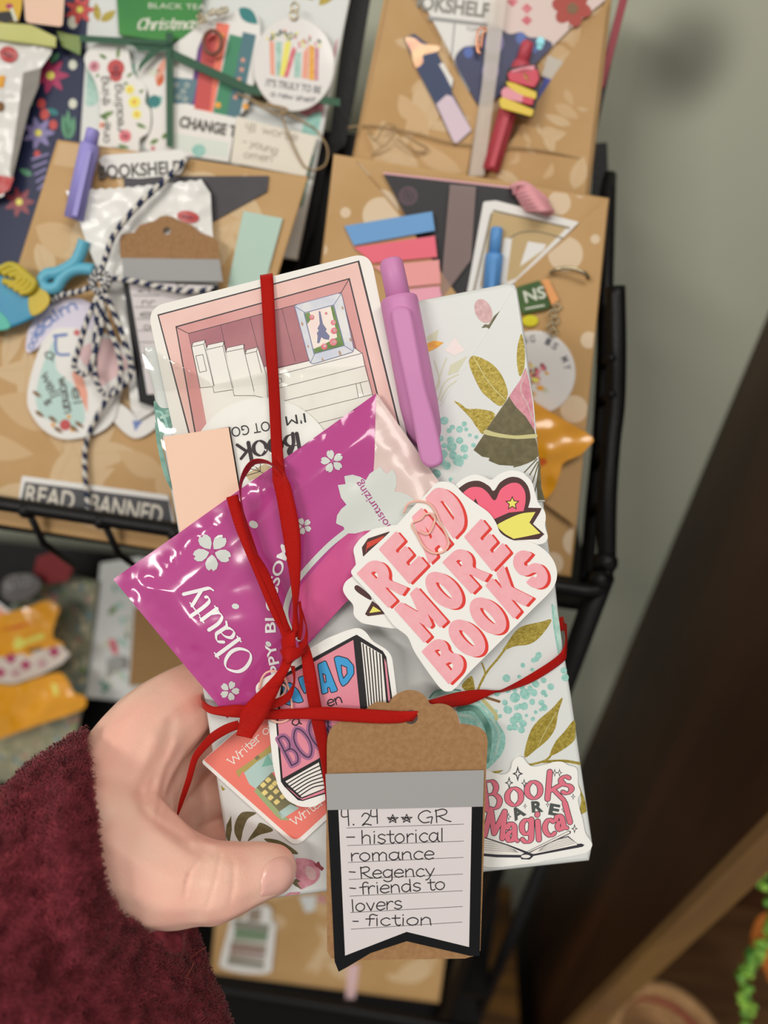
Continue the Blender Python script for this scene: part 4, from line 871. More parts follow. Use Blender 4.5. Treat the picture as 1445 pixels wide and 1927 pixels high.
def strip(mb, secs, n=6, th=.22, curl=.25):
    """ribbon through sections (left u, v, h, right u, v, h)"""
    S = catmull(secs, False, n); s_ = 0; prev = None; rows = []
    for q in S:
        a, b = q[:3], q[3:]; mid = ((a[0] + b[0]) / 2, (a[1] + b[1]) / 2)
        if prev: s_ += hypot(mid[0] - prev[0], mid[1] - prev[1])
        prev = mid; w_ = hypot(a[0] - b[0], a[1] - b[1]); row = []
        for j in range(5):
            t = j / 4; hh = a[2] + (b[2] - a[2]) * t + curl * 4 * t * (1 - t); hh += 1.1 if hh > 7 and mid[0] < 600 and mid[1] < 1290 else 0; row.append((a[0] + (b[0] - a[0]) * t, a[1] + (b[1] - a[1]) * t, hh, s_, t * 24))
        rows.append(row)
    base = len(mb.v); vs = []; k = len(rows)
    for dh in (0, -th):
        for row in rows:
            for u, v, hh, s1, t1 in row: mb.uv[base + len(vs)] = (s1, t1); vs.append(HELD.at(u, v, hh + dh))
    fs = []; N = k * 5
    for i in range(k - 1):
        for j in range(4): a = i * 5 + j; fs += [(a, a + 5, a + 6, a + 1), (N + a, N + a + 1, N + a + 6, N + a + 5)]
        a = i * 5; fs += [(a, N + a, N + a + 5, a + 5), (a + 4, a + 9, N + a + 9, N + a + 4)]
    for a in (0, (k - 1) * 5): fs.append(tuple(a + j for j in range(5)) + tuple(N + a + j for j in range(4, -1, -1)))
    mb.add(vs, fs, satin, True)
def S4(pairs): return [(*Z4([a])[0], ha, *Z4([b])[0], hb_) for a, ha, b, hb_ in pairs]
def S7(pairs): return [(*Z7([a])[0], ha, *Z7([b])[0], hb_) for a, ha, b, hb_ in pairs]
def S9(pairs): return [(*Z9([a])[0], ha, *Z9([b])[0], hb_) for a, ha, b, hb_ in pairs]
root = empty('red_ribbon', HELD.at(600, 1650, 0))
c = MB(HELD)
strip(c, [(493,560,-22,515,558,-22),(490,530,-10,513,527,-10),(489,518,1.5,513,514,1.5),(491,545,3.2,515,541,3.2),(497,640,4.2,520,640,4.2),(504,722,5,526,736,5),(509,820,5.6,531,830,5.6),(512,880,7.5,536,885,7.5),(513,905,9.5,541,900,9.5),(520,935,10.5,549,922,10.5),(533,1014,11.5,565,1005,11.5),(546,1093,12,565,1093,12),(551,1150,12.2,560,1150,12.2),(547,1205,13,566,1195,13)])
strip(c, S7([((690,170),13.4,(735,150),13.4), ((712,262),13,(765,200),13), ((724,380),12.6,(800,330),12.6), ((745,500),12.4,(835,540),12.4), ((782,700),12.0,(884,800),11.4), ((830,900),11.2,(884,960),10.9), ((862,1120),10.6,(884,1100),10.6), ((872,1260),10.6,(892,1260),10.6)]))
c.build('upright_band', root)
c = MB(HELD); strip(c, [(515,558,-22.5,493,560,-22.5),(560,900,-22.5,538,903,-22.5),(610,1300,-22.5,588,1303,-22.5),(668,1690,-22.5,646,1693,-22.5)]); c.build('rear_band', root)
c = MB(HELD)
strip(c, [(380,1300,-21,382,1326,-21),(379,1308,-8,380,1332,-8),(380,1316,1.2,382,1334,1.2),(400,1329,5.6,396,1343,4.8),(425,1328,8.4,428,1349,7.6),(453,1326,10.2,456,1351,9.5),(505,1334,11.2,503,1354,11.2),(560,1333,12.2,560,1353,12.2),(607,1330,13.4,607,1355,13.4),(700,1335,13.2,700,1361,13.2),(750,1338,13.2,748,1361,13.2),(785,1338,12.4,766,1358,12.8),(790,1342,11.2,776,1358,11.2)])
strip(c, S9([((60,668),10.8,(230,716),10.8), ((110,655),10.2,(280,705),10.2), ((300,602),5,(380,688),5), ((450,584),3,(472,650),3), ((560,588),2.2,(560,608),3.2), ((620,578),3.4,(624,600),2.2), ((800,480),2.4,(822,532),2.4), ((1000,345),2.4,(1032,396),1.2), ((1050,240),.4,(1062,320),-1), ((1030,115),-5,(1064,190),-8), ((1024,96),-16,(1062,130),-17)]))
c.build('cross_band', root)
c = MB(HELD); strip(c, [(1060,1160,-22.5,1064,1186,-22.5),(800,1220,-22.8,804,1246,-22.8),(384,1300,-22.5,386,1326,-22.5)]); c.build('rear_band', root)
c = MB(HELD)
strip(c, S4([((776,262),12.5,(852,240),12.5), ((800,350),12.6,(872,310),12.6), ((850,500),12.8,(916,430),12.8), ((960,760),13,(1002,680),13), ((1060,1000),13.3,(1112,960),13.3), ((1125,1130),13.6,(1185,1090),13.6), ((1150,1230),13.8,(1215,1170),13.8)]))
c.build('tail', root); c = MB(HELD)
strip(c, S7([((300,672),13.6,(322,725),13.6), ((215,700),12.6,(245,755),12.6), ((120,760),11.2,(150,812),11.2), ((40,850),10,(72,888),10), ((0,920),9,(36,945),9), ((-35,1050),7.4,(0,1070),7.4), ((-78,1190),6,(-50,1205),6), ((-98,1300),5,(-92,1308),5)]))
c.build('tail', root)
c = MB(HELD)
strip(c, S4([((1135,95),12.5,(1145,130),10.5), ((1050,25),14.5,(1062,52),10.5), ((960,12),16,(968,48),11), ((898,62),16,(925,92),11.5), ((862,160),15.6,(880,175),11.8), ((866,280),15.2,(878,282),12.2), ((890,420),15,(908,415),12.6), ((950,630),14.8,(975,610),13), ((1010,780),14.6,(1050,740),13.4), ((1090,960),14.4,(1130,940),13.8), ((1160,1130),14.6,(1190,1110),14)]))
strip(c, S7([((590,270),15,(670,250),15), ((560,350),16,(640,330),16), ((470,450),17,(590,430),16.6), ((360,560),17.6,(540,540),17), ((322,620),17.8,(515,590),17.2), ((310,680),17.2,(485,650),16.6), ((290,770),14,(390,790),15)]))
strip(c, S7([((290,768),14.2,(392,792),15), ((340,700),14,(420,720),14.4), ((420,600),14,(480,620),14), ((530,540),14.2,(560,590),14), ((610,500),14.4,(640,540),14.2), ((660,420),14.8,(672,440),14.4), ((640,320),15,(672,320),14.8)]))
strip(c, S4([((1235,1180),14.5,(1262,1190),14.5), ((1250,1060),14.6,(1275,1060),14.6), ((1240,940),14.2,(1258,930),14.2)]))
c.build('bow_loop', root)
c = MB(HELD)
strip(c, S7([((570,215),14.2,(600,298),14.2), ((605,205),17,(625,305),17), ((650,195),17.6,(660,285),17.6), ((690,200),17,(705,262),17), ((735,180),15,(750,215),15)]))
strip(c, S4([((1240,1215),16.5,(1262,1252),16.5), ((1275,1180),17.2,(1300,1215),17.2), ((1290,1110),16.4,(1305,1130),16.4), ((1270,1030),14.6,(1285,1040),14.6), ((1250,960),13.6,(1262,966),13.6)]))
strip(c, S4([((1128,1180),14.6,(1225,1120),14.6), ((1135,1230),16.4,(1225,1190),16.4), ((1140,1290),17,(1232,1262),17), ((1150,1330),15.5,(1220,1310),15.5)]))
c.build('knot', root)
tag(root, 'narrow red satin ribbon tied in a bow around the held book', 'ribbon')
# ------------------------------------------------------------------ books and trinkets in the rack
kr = mat('kraft_wrap', '#c49e6c', rough=.6, nscale=25, h2='#bb9460', bump=.08, bscale=300); krl = mat('kraft_leaf_print', '#d3b78f', rough=.6); krs = mat('kraft_light_print', '#cfae82', rough=.6)
krd = mat('kraft_dot_print', '#dcc5a6', rough=.6)
A1 = lambda p: xf(3.44, 0, 0, p); A2 = lambda p: xf(3.44, 350, 0, p); A3 = lambda p: xf(3.141, 700, 0, p); A4 = lambda p: xf(3.01, 0, 300, p); A5 = lambda p: xf(2.331, 560, 300, p)
A6 = lambda p: xf(4.014, 0, 540, p); A7 = lambda p: xf(3.44, 0, 920, p)
def leaves(mb, poly, n, h, m1=krl, m2=krs, seed=1, size=(40, 110)):
    rg = random.Random(seed); xs = [p[0] for p in poly]; ys = [p[1] for p in poly]; k = 0; t = 0
    while k < n and t < n * 30:
        t += 1; x, y = rg.uniform(min(xs), max(xs)), rg.uniform(min(ys), max(ys)); a = rg.uniform(0, 2 * pi); L = rg.uniform(*size)
        p = leaf(x, y, x + L * cos(a), y + L * sin(a), L * rg.uniform(.3, .5), rg.uniform(-10, 10), 7)
        if all(inside(q, poly) for q in p):
            mb.poly(p, h + rg.uniform(0, .04), rg.choice([m1, m1, m2])); mb.ribbon2([(x, y), (x + L * .9 * cos(a), y + L * .9 * sin(a))], 1.6, h + .06, m2, smooth=False, caps=False); k += 1
def booky(pl, poly, m, th=20, bev=5): mb = MB(pl); mb.slab(poly, 0, th, m, bev=bev); return mb
KB = 'kraft wrapped books in the rack'
G = 'gift wrapped books'

# upper pocket, first column
LBp = [(108,263),(580,332),(360,1045),(-112,969)]
b = booky(R1, LBp, kr, 20); leaves(b, grow(LBp, -8), 70, .08, seed=4, size=(60, 150)); b.poly([(112,268),(330,298),(230,330),(100,310)], .07, krs)
tag(b.build('wrapped_book'), 'leaf patterned kraft wrapped book tied with navy and white twine in the rack', 'wrapped book', G)
RBp = [(628,290),(1146,373),(1075,1086),(545,1010)]
b = booky(R1, RBp, kr, 20)
for x, y, r in [(716,392,34),(1052,382,22),(1064,478,33),(604,470,14),(1126,620,22),(1092,360,12),(660,330,16),(1100,900,24),(1085,1020,26),(1015,560,20),(1118,470,10),(1090,790,34),(700,560,20),(640,640,24),(1040,1060,20)]: b.poly([p for p in ell(x, y, r, r * 1.05) if inside(p, grow(RBp, -3))] or ell(x - 30, y, r), .08, krd)
b.poly(grow([(640,300),(680,306),(700,330),(650,350)], -2), .07, krl)
rb = b.build('wrapped_book'); tag(rb, 'spotted kraft wrapped book with a folded V pocket holding a black card', 'wrapped book', G)
b = MB(R1); FL = [(628,292),(664,298),(752,402),(800,470),(920,640),(700,900),(560,960)]; b.slab(FL, 4.0, .4, kr)
for x, y, r in [(716,405,34),(604,470,12),(690,600,26),(650,400,10)]: b.poly([p for p in ell(x, y, r) if inside(p, FL)], 4.05, krd)
b.build('pocket_flap', rb)
b = MB(R1); FL = [(1143,376),(1088,424),(972,527),(900,640),(960,900),(1084,990)]; b.slab(FL, 4.0, .4, kr)
for x, y, r in [(1064,478,33),(1120,450,9),(1108,640,16),(1080,770,26)]: b.poly([p for p in ell(x, y, r) if inside(p, FL)], 4.05, krd)
b.build('pocket_flap', rb)
# things in the V pocket
dkc = mat('black_card', '#2e2c30', rough=.5); mauv = mat('mauve_print', '#6f5563', rough=.5); pke = mat('pink_edge', '#d9a5ad', rough=.5)
c = MB(R1); BC = A5([(375,60),(950,125),(1000,300),(900,560),(700,620),(470,240)]); c.slab(BC, 1.6, .6, dkc); c.ribbon2([BC[0], BC[1]], 4, 1.66, pke, smooth=False, caps=False)
for r in (38, 26, 12): c.ribbon2(A5(ell(485, 160, r, n=16)), 2.5, 1.66, mauv, smooth=False, closed=True)
tag(c.build('card'), 'black card with a pink edge tucked in the V pocket of the spotted kraft book', 'card', 'dark cards in the rack')
for nm, q, m_ in [('blue', [(205,292),(590,228),(602,312),(246,377)], mat('pad_blue', '#6fa3d8', rough=.6)), ('rose', [(248,385),(602,335),(612,428),(330,455)], mat('pad_rose', '#ee6f83', rough=.6)), ('pink', [(330,470),(620,440),(628,545),(480,560)], mat('pad_pink', '#f2a3a3', rough=.6)), ('pale', [(480,570),(622,555),(640,640),(500,640)], mat('pad_pale_pink', '#f3a9bd', rough=.6))]:
    c = MB(R1); c.slab(A5(q), 5.2, .8, m_); tag(c.build('sticky_note_pad'), {'blue': 'sky blue sticky note pad above the pink ones beside the black card', 'rose': 'deep rose sticky note pad just under the sky blue one', 'pink': 'salmon pink sticky note pad under the deep rose one', 'pale': 'pale pink sticky note pad behind the lilac pen'}[nm], 'note pad', 'sticky note pads')
orgz = sheer('organza', '#b9a09c', .34)
c = MB(R1); c.slab(A5([(668,110),(782,120),(760,440),(640,600),(625,600),(640,430)]), 4.2, .15, orgz); tag(c.build('sheer_ribbon'), 'sheer pinkish ribbon crossing the black card in the V pocket', 'ribbon')
fw = mat('frame_white', '#e8e6e2', rough=.5); fg = mat('frame_gold', '#c2a878', rough=.5); fs_ = mat('frame_shadow', '#8e8066', rough=.5)
c = MB(R1); c.slab(rnd(A5([(815,185),(870,180),(1235,275),(1180,330),(930,560),(740,600)]), 4), 2.6, .5, fw); c.poly(A5([(852,230),(1180,300),(1150,330),(960,520),(860,560),(800,560)]), 2.65, fg); c.ribbon2(A5([(860,225),(1190,300)]), 4, 2.7, fs_); c.ribbon2(A5([(850,240),(770,590)]), 4, 2.7, fs_)
c.poly(A5([(905,345),(940,345),(915,540),(880,545)]), 2.7, fw); c.poly(A5([(1010,360),(1090,372),(1080,395),(975,470)]), 2.7, fw); c.ribbon2(A5([(930,345),(980,320),(1060,318),(1160,345)]), 3, 2.72, fs_)
tag(c.build('frame_sticker'), 'sticker of a white picture frame beside the blue pen in the V pocket', 'sticker', 'stickers in the rack')
bpl = mat('blue_pen_plastic', '#5b95d2', rough=.45)
def simple_pen(pl, a, b_, r, m, label, split=.35, hh=5):
    root = empty('ballpoint_pen', pl.at(*b_, hh)); k = lambda t: along(*a, *b_, t)
    for nm, segs in (('push_button', [(0, .55), (.02, .68), (split, .7)]), ('barrel', [(split, .9), (split + .03, 1.0), (1, 1.0)])):
        mb = MB(pl); d = (pl.at(*a, hh) - CAM).dot(FW) / FPX; mb.tube([pl.at(*k(t), hh) for t, _ in segs], [r * q * d for _, q in segs], m, 18); mb.build(nm, root)
    mb = MB(pl); p0, p1 = k(split + .06), k(.97); dx, dy = _dir(p0, p1); w = r * .32; mb.slab([(p0[0] - dy * w, p0[1] + dx * w), (p1[0] - dy * w, p1[1] + dx * w), (p1[0] + dy * w, p1[1] - dx * w), (p0[0] + dy * w, p0[1] - dx * w)], hh + r * d * 1000 + 1.4, 2.2, m, bev=1.5); mb.build('clip', root)
    return tag(root, label, 'pen', 'click pens')
simple_pen(R1, (935, 428), (922, 570), 17, bpl, 'sky blue click pen in the V pocket beside the white frame sticker', hh=5)
lav = mat('lavender_plastic', '#9a92d6', rough=.45)
simple_pen(R1, (176, 243), (139, 412), 18, lav, 'lavender click pen clipped to the kraft book tied with twine', split=.17, hh=5)
ponyp = mat('pink_scrunch', '#e2a0a8', rough=.8, bump=.4, bscale=200)
c = MB(R1)
for i in range(8): c.wire([(962 + 4 * i, 352 + 6 * i, 3), (985 + 5 * i, 346 + 7 * i, 6 + i), (1010 + 4 * i, 362 + 5 * i, 6), (1028, 380 + 3 * i, 4), (1000, 388, 3)], 1.15, ponyp)
c.wire([(968,365,4),(972,348,7),(990,350,7),(994,366,4)], .9, ponyp)
tag(c.build('tassel'), 'small pink tassel above the white frame sticker', 'tassel')
# right edge trinkets
brass = mat('chain_metal', '#b6a98c', rough=.25, metal=.9)
c = MB(R1); c.wire([(1035,514,6),(1050,506,8),(1075,505,9),(1100,514,9),(1106,525,7)], .9, brass); tag(c.build('hook'), 'small metal hook on the spotted kraft book above the green label', 'hook')
grl = mat('green_label', '#4a6a35', rough=.4, nscale=80, h2='#34512a'); orl = mat('orange_label', '#e6a062', rough=.5); yl = mat('yellow_gloss', '#d9d02c', rough=.3); lw = mat('label_white', '#d9dccb', rough=.5)
c = MB(R1); c.slab(A5([(960,560),(1060,530),(1112,640),(1100,655),(985,680),(965,640)]), 7, 3, grl, bev=2); c.poly(A5([(1072,530),(1100,524),(1145,615),(1115,640)]), 7.2, orl); c.text('NS', A5([(1000,628)])[0], A5([(1092,604)])[0], 22, 7.25, lw, bold=.02); c.ribbon2(A5([(1000,655),(1080,640)]), 3, 7.25, lw, smooth=False)
tag(c.build('tea_label'), 'small green label with an orange strip beside the top corner of the held book', 'label')
c = MB(R1); c.slab(A5(ell(1020, 708, 36, 26, n=20)), 6, 3, yl, bev=2); tag(c.build('sweet'), 'yellow wrapped sweet below the small green label', 'sweet')
def chainlinks(name, pl, path, r, label, hh=6):
    root = empty(name, pl.at(*path[-1], hh)); 
    for i, (x, y) in enumerate(path): mb = MB(pl); mb.wire([(*q, hh + (i % 2) * 1.5) for q in ell(x, y, r, r * .8, 30 * i, n=10)], .45, brass, 6, closed=True, k=2); mb.build('link', root)
    return tag(root, label, 'chain')
chainlinks('chain', R1, [(1048, 578), (1040, 590), (1045, 603), (1036, 614), (1042, 626)], 7, 'short metal chain holding the round wreath keychain')
kw = mat('keychain_white', '#e4e1de', rough=.3, coat=.5); kd = mat('keychain_ink', '#6a6a70', rough=.5)
c = MB(R1); c.slab(ell(1006, 702, 77, 80, n=48), 5, 2.5, kw, bev=3); h0 = 5.06
random.seed(5)
cols = [orange_p, wine_p, grn, rs, hy, pale_g]
for i in range(46):
    a = random.uniform(0, 360); r = random.uniform(0, 34); x, y = 1006 + r * cos(radians(a)), 708 + r * sin(radians(a)); c.poly(ell(x, y, random.uniform(3, 8), random.uniform(2, 5), random.uniform(0, 90), n=8), h0 + random.uniform(0, .1), random.choice(cols))
for i, ch in enumerate('READING IS MY'):
    if ch == ' ': continue
    a = radians(-178 + 14 * i); x, y = 1006 + 56 * cos(a), 702 + 58 * sin(a); tx, ty = -sin(a), cos(a); c.text(ch, (x - tx * 5, y - ty * 5), (x + tx * 5, y + ty * 5), 13, h0, kd, bold=.02)
tag(c.build('round_keychain'), 'round white keychain with a flower wreath and ring of lettering, beside the held book', 'keychain', 'round keychains')
candy = mat('orange_wrapper', '#efa41c', rough=.25, spec=.6, coat=.6, bump=.12, bscale=60); candy_r = mat('wrapper_red', '#d8601f', rough=.4)
def candy_bar(pl, poly, label, hb=9, deco=(), amp=1.5, group='orange sweet wrappers'):
    cx = sum(p[0] for p in poly) / len(poly); cy = sum(p[1] for p in poly) / len(poly); R = max(hypot(p[0] - cx, p[1] - cy) for p in poly)
    mb = MB(pl, hf=lambda u, v: hb + amp * noise.noise(Vector((u * .03, v * .03, hb))) + 3 * max(0, 1 - hypot(u - cx, v - cy) / R), seg=9)
    mb.poly(poly, 0, candy); k = len(poly); p2 = poly if area2(poly) < 0 else poly[::-1]
    for hh in (-.6, -5): pass
    mb.add([mb.P(x, y, hh) for hh in (0, -4) for x, y in p2], [(i, i + k, (i + 1) % k + k, (i + 1) % k) for i in range(k)], candy, True); mb.poly(poly, -4, candy)
    for q, m_ in deco: mb.poly(q, .3, m_)
    return tag(mb.build('sweet_wrapper'), label, 'sweet', group)
candy_bar(R1, catmull(Z3([(880,930),(920,955),(1130,1085),(1345,1215),(1310,1290),(1250,1350),(1130,1405),(1100,1480),(1060,1600),(990,1680),(930,1660),(900,1300)]), True, 3), 'orange foil sweet wrapper sticking out beside the held book', deco=[(Z3([(935,1370),(990,1380),(1000,1410),(950,1440)]), candy_r)])

# first column: things on the twine tied book
bkl = mat('sticker_ink', '#55524e', rough=.5)
c = MB(R1); c.slab(rnd([(184,300),(195,292),(340,281),(356,296),(340,328),(262,336),(205,332)], 4), 1.2, .3, fw); c.text('BOOKSHELF', (186, 336), (338, 326), 24, 1.26, bkl, bold=.03); tag(c.build('bookshelf_sticker'), 'white BOOKSHELF sticker along the top of the twine tied kraft book', 'sticker', 'stickers in the rack')
gcard = mat('charcoal_card', '#47444a', rough=.5, nscale=30, h2='#3c393d')
c = MB(R1); c.slab([(232,332),(506,331),(503,360),(402,416),(300,470),(240,420)], .9, .4, gcard); tag(c.build('card'), 'charcoal card behind the white lips packet on the twine tied book', 'card', 'dark cards in the rack')
wpk = mat('white_foil', '#e2e1dd', rough=.35, spec=.5, coat=.2); lips = mat('lips_red', '#c04a4a', rough=.35); lips_d = mat('lips_dark', '#92343a', rough=.35)
def foil_bag(pl, poly, hb, seed, m=wpk, amp=1.0):
    mb = MB(pl, hf=lambda u, v: hb + .6 * amp * noise.noise(Vector((u * .018, v * .018, seed))) + .5 * amp * noise.noise(Vector((u * .05, v * .05, seed + 3))), seg=10)
    mb.poly(poly, 0, m); k = len(poly); p2 = poly if area2(poly) < 0 else poly[::-1]
    mb.add([mb.P(x, y, hh) for hh in (0, -2) for x, y in p2], [(i, i + k, (i + 1) % k + k, (i + 1) % k) for i in range(k)], m, True); mb.poly(poly, -2, m); return mb
zig = [(123 + 117 * i / 14, 359 - 7 * i / 14 + (2 if i % 2 else -1)) for i in range(15)] + [(240 + 138 * i / 14, 352 - 14 * i / 14 + (2 if i % 2 else -1)) for i in range(15)]
c = foil_bag(R1, zig + [(396,364),(400,440),(412,540),(330,700),(292,772),(262,790),(246,770),(236,640),(205,560),(176,490),(140,397)], 4.5, 3)
c.poly(A4(ell(1065, 325, 64, 34, 10, n=20)), .4, lips); c.poly(A4(ell(1060, 326, 40, 10, 8, n=14)), .6, lips_d)
tag(c.build('sweets_packet'), 'crimped white packet with red lips behind the small kraft tag', 'packet', 'white packets printed with lips')
root = empty('gift_tag', R1.at(320, 750, 7)); c = MB(R1)
c.slab(A4([(682,560),(678,450),(690,424),(760,415),(790,372),(880,345),(905,325),(940,317),(980,325),(1010,346),(1085,370),(1135,415),(1200,438),(1236,470),(1245,565)]), 7.4, .5, kraft, holes=[A4(ell(945, 405, 22, n=14))]); c.build('card', root)
c = MB(R1); c.slab(A4([(690,558),(1243,566),(1262,692),(698,690)]), 8.1, .3, greyp); c.build('strip', root)
c = MB(R1); c.slab([(231,528),(412,536),(408,560),(350,752),(300,770),(262,757)], 7.8, .3, blk); c.poly([(242,530),(402,538),(396,560),(330,740),(277,742)], 7.85, wht)
for i in range(7): c.ribbon2([(250 + 3 * i, 556 + 22 * i), (300 + 3 * i, 556 + 22 * i)], 1.4, 7.9, bkl, smooth=False, caps=False)
for i, (x, y) in enumerate([(258,550),(290,545),(330,546),(266,574),(262,596),(270,620)]): pen(c, ['24', 's', 'R', 'nr', 'e', 'on'][i].replace('e', 'e'), (x, y), (x + 26, y), 16, 1.6, 7.92, bkl)
c.build('banner', root); tag(root, 'small kraft gift tag on the white lips packet, half behind the bookmark card', 'gift tag', 'kraft gift tags')
mint = mat('mint_pad', '#b7d2c5', rough=.6)
c = MB(R1); c.slab([(458,397),(532,411),(500,528),(480,600),(420,600),(432,520)], 1.4, .8, mint); tag(c.build('sticky_note_pad'), 'mint green sticky note pad on the twine tied kraft book', 'note pad', 'sticky note pads')
# twine
navy = mat('twine_navy', '#27304f', rough=.85); twh = mat('twine_white', '#d8d4cb', rough=.85)
def twine(mb, pts, r=1.25):
    b0 = len(mb.f); p = catmull(pts, False, 14); mb.tube([mb.P(*q) for q in p], r * .001, twh, 8); iw, inv = mb.m(twh), mb.m(navy)
    for q in range(b0, len(mb.f)):
        i, j = divmod(q - b0, 8); mb.mi[q] = inv if (i + j * .7) % 5.6 < 2.9 else iw
root = empty('striped_twine', R1.at(165, 950, 3))
for nm, pts in [('cross_strand', [(352,298,3),(310,340,8),(262,384,10),(216,440,10),(197,490,10),(186,528,12)]), ('cross_strand', [(200,524,12),(245,528,11),(300,540,11),(345,548,11),(400,545,10)]), ('down_strand', [(186,540,12),(200,600,10),(222,660,9),(226,712,8),(190,770,7),(163,830,3),(160,890,3),(166,950,4),(168,968,2)]),
                ('tail', [(180,536,12),(150,548,8),(115,556,5),(98,566,4)]), ('loop', [(190,545,13),(165,600,12),(150,650,11),(140,690,10),(165,700,10),(190,620,12),(192,550,13)]), ('loop', [(192,540,13),(215,590,12),(240,660,11),(246,705,10),(215,740,9),(190,735,8),(178,690,9),(182,600,12),(186,545,13)]), ('knot', [(170,530,11),(182,512,14),(200,516,14),(204,534,14),(188,548,14),(174,540,14),(184,522,15),(198,540,15)])]:
    mb = MB(R1); twine(mb, pts); mb.build(nm, root)
tag(root, 'navy and white striped twine knotted around the leafy kraft book', 'twine')
# silicone keychain in blue and yellow, and its turquoise lanyard
sb = mat('silicone_blue', '#3d86b4', rough=.45, nscale=28, h2='#36a6bd'); sy = mat('silicone_yellow', '#d9b72c', rough=.45, nscale=20, h2='#a2a33a'); sg = mat('silicone_aqua', '#53b8a6', rough=.45); tq = mat('turquoise_cord', '#62b2cc', rough=.4)
root = empty('fish_keychain', R1.at(40, 620, 5))
c = MB(R1); c.slab(catmull(A4([(-60,640),(60,600),(150,650),(220,690),(275,780),(255,850),(150,920),(0,970),(-80,960)]), True), 8, 8, sb, bev=6); c.build('body', root)
c = MB(R1)
for k in range(4): c.wire([(*q, 9.5) for q in A4(catmull([(-20 + 38 * k, 640 + 10 * k), (60 + 32 * k, 598 + 24 * k), (130 + 22 * k, 640 + 20 * k), (90 + 26 * k, 700 + 15 * k), (20 + 32 * k, 690 + 22 * k)], False, 3))], 1.5, sy)
c.build('ruffle', root)
c = MB(R1); c.slab(A4(catmull([(200,690),(282,780),(255,850),(180,885),(160,790)], True)), 8.3, 2, sy, bev=2); c.build('tail', root)
c = MB(R1); c.slab(A4(catmull([(-20,860),(30,890),(60,950),(0,970),(-40,950)], True)), 8.3, 2, sg, bev=2); c.build('fin', root)
tag(root, 'blue and yellow silicone fish keychain at the edge of the twine tied book', 'keychain')
c = MB(R1)
for q in [[(478,460),(455,530),(420,590),(330,640),(270,650),(240,690),(262,730),(320,725),(350,680),(400,635),(460,620),(530,625)]]: c.wire([(*p, 6) for p in A4(q)], 2.6, tq, 10)
tag(c.build('cord'), 'turquoise rubber cord beside the blue and yellow fish keychain', 'cord')
# stickers low on the twine tied book
lavs = mat('lavender_paper', '#d9d3e4', rough=.5); blu = mat('script_blue', '#6f86bd', rough=.5); aqua = mat('aqua_paper', '#bcd8d2', rough=.5); blush = mat('blush_paper', '#e2bfc0', rough=.5); salm = mat('salmon_paper', '#eba58e', rough=.5)
c = MB(R1); c.slab(A6(catmull([(200,490),(205,360),(262,230),(370,130),(500,85),(640,100),(760,190),(760,330),(500,320),(350,400),(270,470)], True)), 2.0, .3, lavs); pen(c, 'ooks', A6([(245,480)])[0], A6([(330,290)])[0], 20, 3, 2.05, blu); pen(c, 'calm', A6([(290,390)])[0], A6([(600,160)])[0], 26, 4.2, 2.06, blu, bend=8)
tag(c.build('lavender_sticker'), 'lavender curved sticker with blue script beneath the twine bow', 'sticker', 'stickers in the rack')
c = MB(R1); c.slab(A6(catmull([(470,305),(380,340),(300,460),(230,680),(205,850),(235,960),(330,1080),(470,1148),(640,1135),(770,1088),(855,1010),(890,900),(950,700),(1000,600),(880,400),(700,330)], True)), 3.0, .3, fw); h0 = 3.06
c.poly(A6(catmull([(420,400),(350,520),(290,700),(270,860),(310,960),(420,1030),(560,1060),(640,1000),(600,800),(480,680),(420,600)], True)), h0, aqua)
for a, b_, s_ in [((330,520),(400,560),'A'),((310,660),(390,850),'well'),((440,690),(490,960),'woman'),((330,870),(350,900),'is'),((540,760),(560,900),'el')]: pen(c, s_.lower(), A6([a])[0], A6([b_])[0], 24, 3, h0 + .05, bkl)
c.poly(A6([(720,370),(860,400),(985,600),(760,760),(690,680)]), h0 + .04, blush); c.poly(A6([(570,470),(690,420),(690,560),(640,600)]), h0 + .04, blush); c.poly(A6([(540,640),(620,660),(660,800),(660,950),(560,720)]), h0 + .06, salm); c.ribbon2(A6([(410,370),(500,360)]), 6, h0 + .07, blu); c.ribbon2(A6([(420,380),(430,500),(520,510)]), 5, h0 + .07, blu)
c.poly(A6(ell(492, 1042, 42, n=14)), h0 + .08, lips); c.poly(A6(ell(580, 345, 24, n=12)), h0 + .08, lips)
for x, y in [(280,810),(300,960),(400,1000),(560,1070),(600,1040),(440,1080)]: c.poly(A6(leaf(x - 35, y - 25, x + 35, y + 25, 30)), h0 + .09, brown_p)
for x, y in [(520,980),(545,1080),(400,1040)]: c.poly(A6(ell(x, y, 16, n=8)), h0 + .09, orange_p)
tag(c.build('reader_sticker'), 'large white sticker with an aqua face and flowers below the twine bow', 'sticker', 'stickers in the rack')
c = MB(R1); c.slab(A6(catmull([(820,960),(900,880),(1050,980),(1180,960),(1190,1050),(1010,1142)], True)), 2.2, .3, fw); c.poly(A6([(1000,1010),(1080,1010),(1020,1090)]), 2.26, blu); tag(c.build('bird_sticker'), 'small white sticker with a blue patch at the foot of the lips packet', 'sticker', 'stickers in the rack')
slate = mat('slate_sticker', '#565559', rough=.55, nscale=40, h2='#4c4b4f'); chalk = mat('chalk_white', '#dcd6c8', rough=.6)
c = MB(R1); c.slab(rnd(A6([(165,1425),(1270,1572),(1330,1820),(135,1640)]), 5), 1.4, .3, fw); c.poly(A6([(190,1472),(1275,1612),(1310,1830),(150,1655)]), 1.45, slate); h0 = 1.5
c.text('READ', A6([(185,1628)])[0], A6([(552,1682)])[0], 34, h0, chalk, bold=.015); c.text('BANNED', A6([(668,1700)])[0], A6([(1215,1792)])[0], 35, h0, chalk, bold=.015)
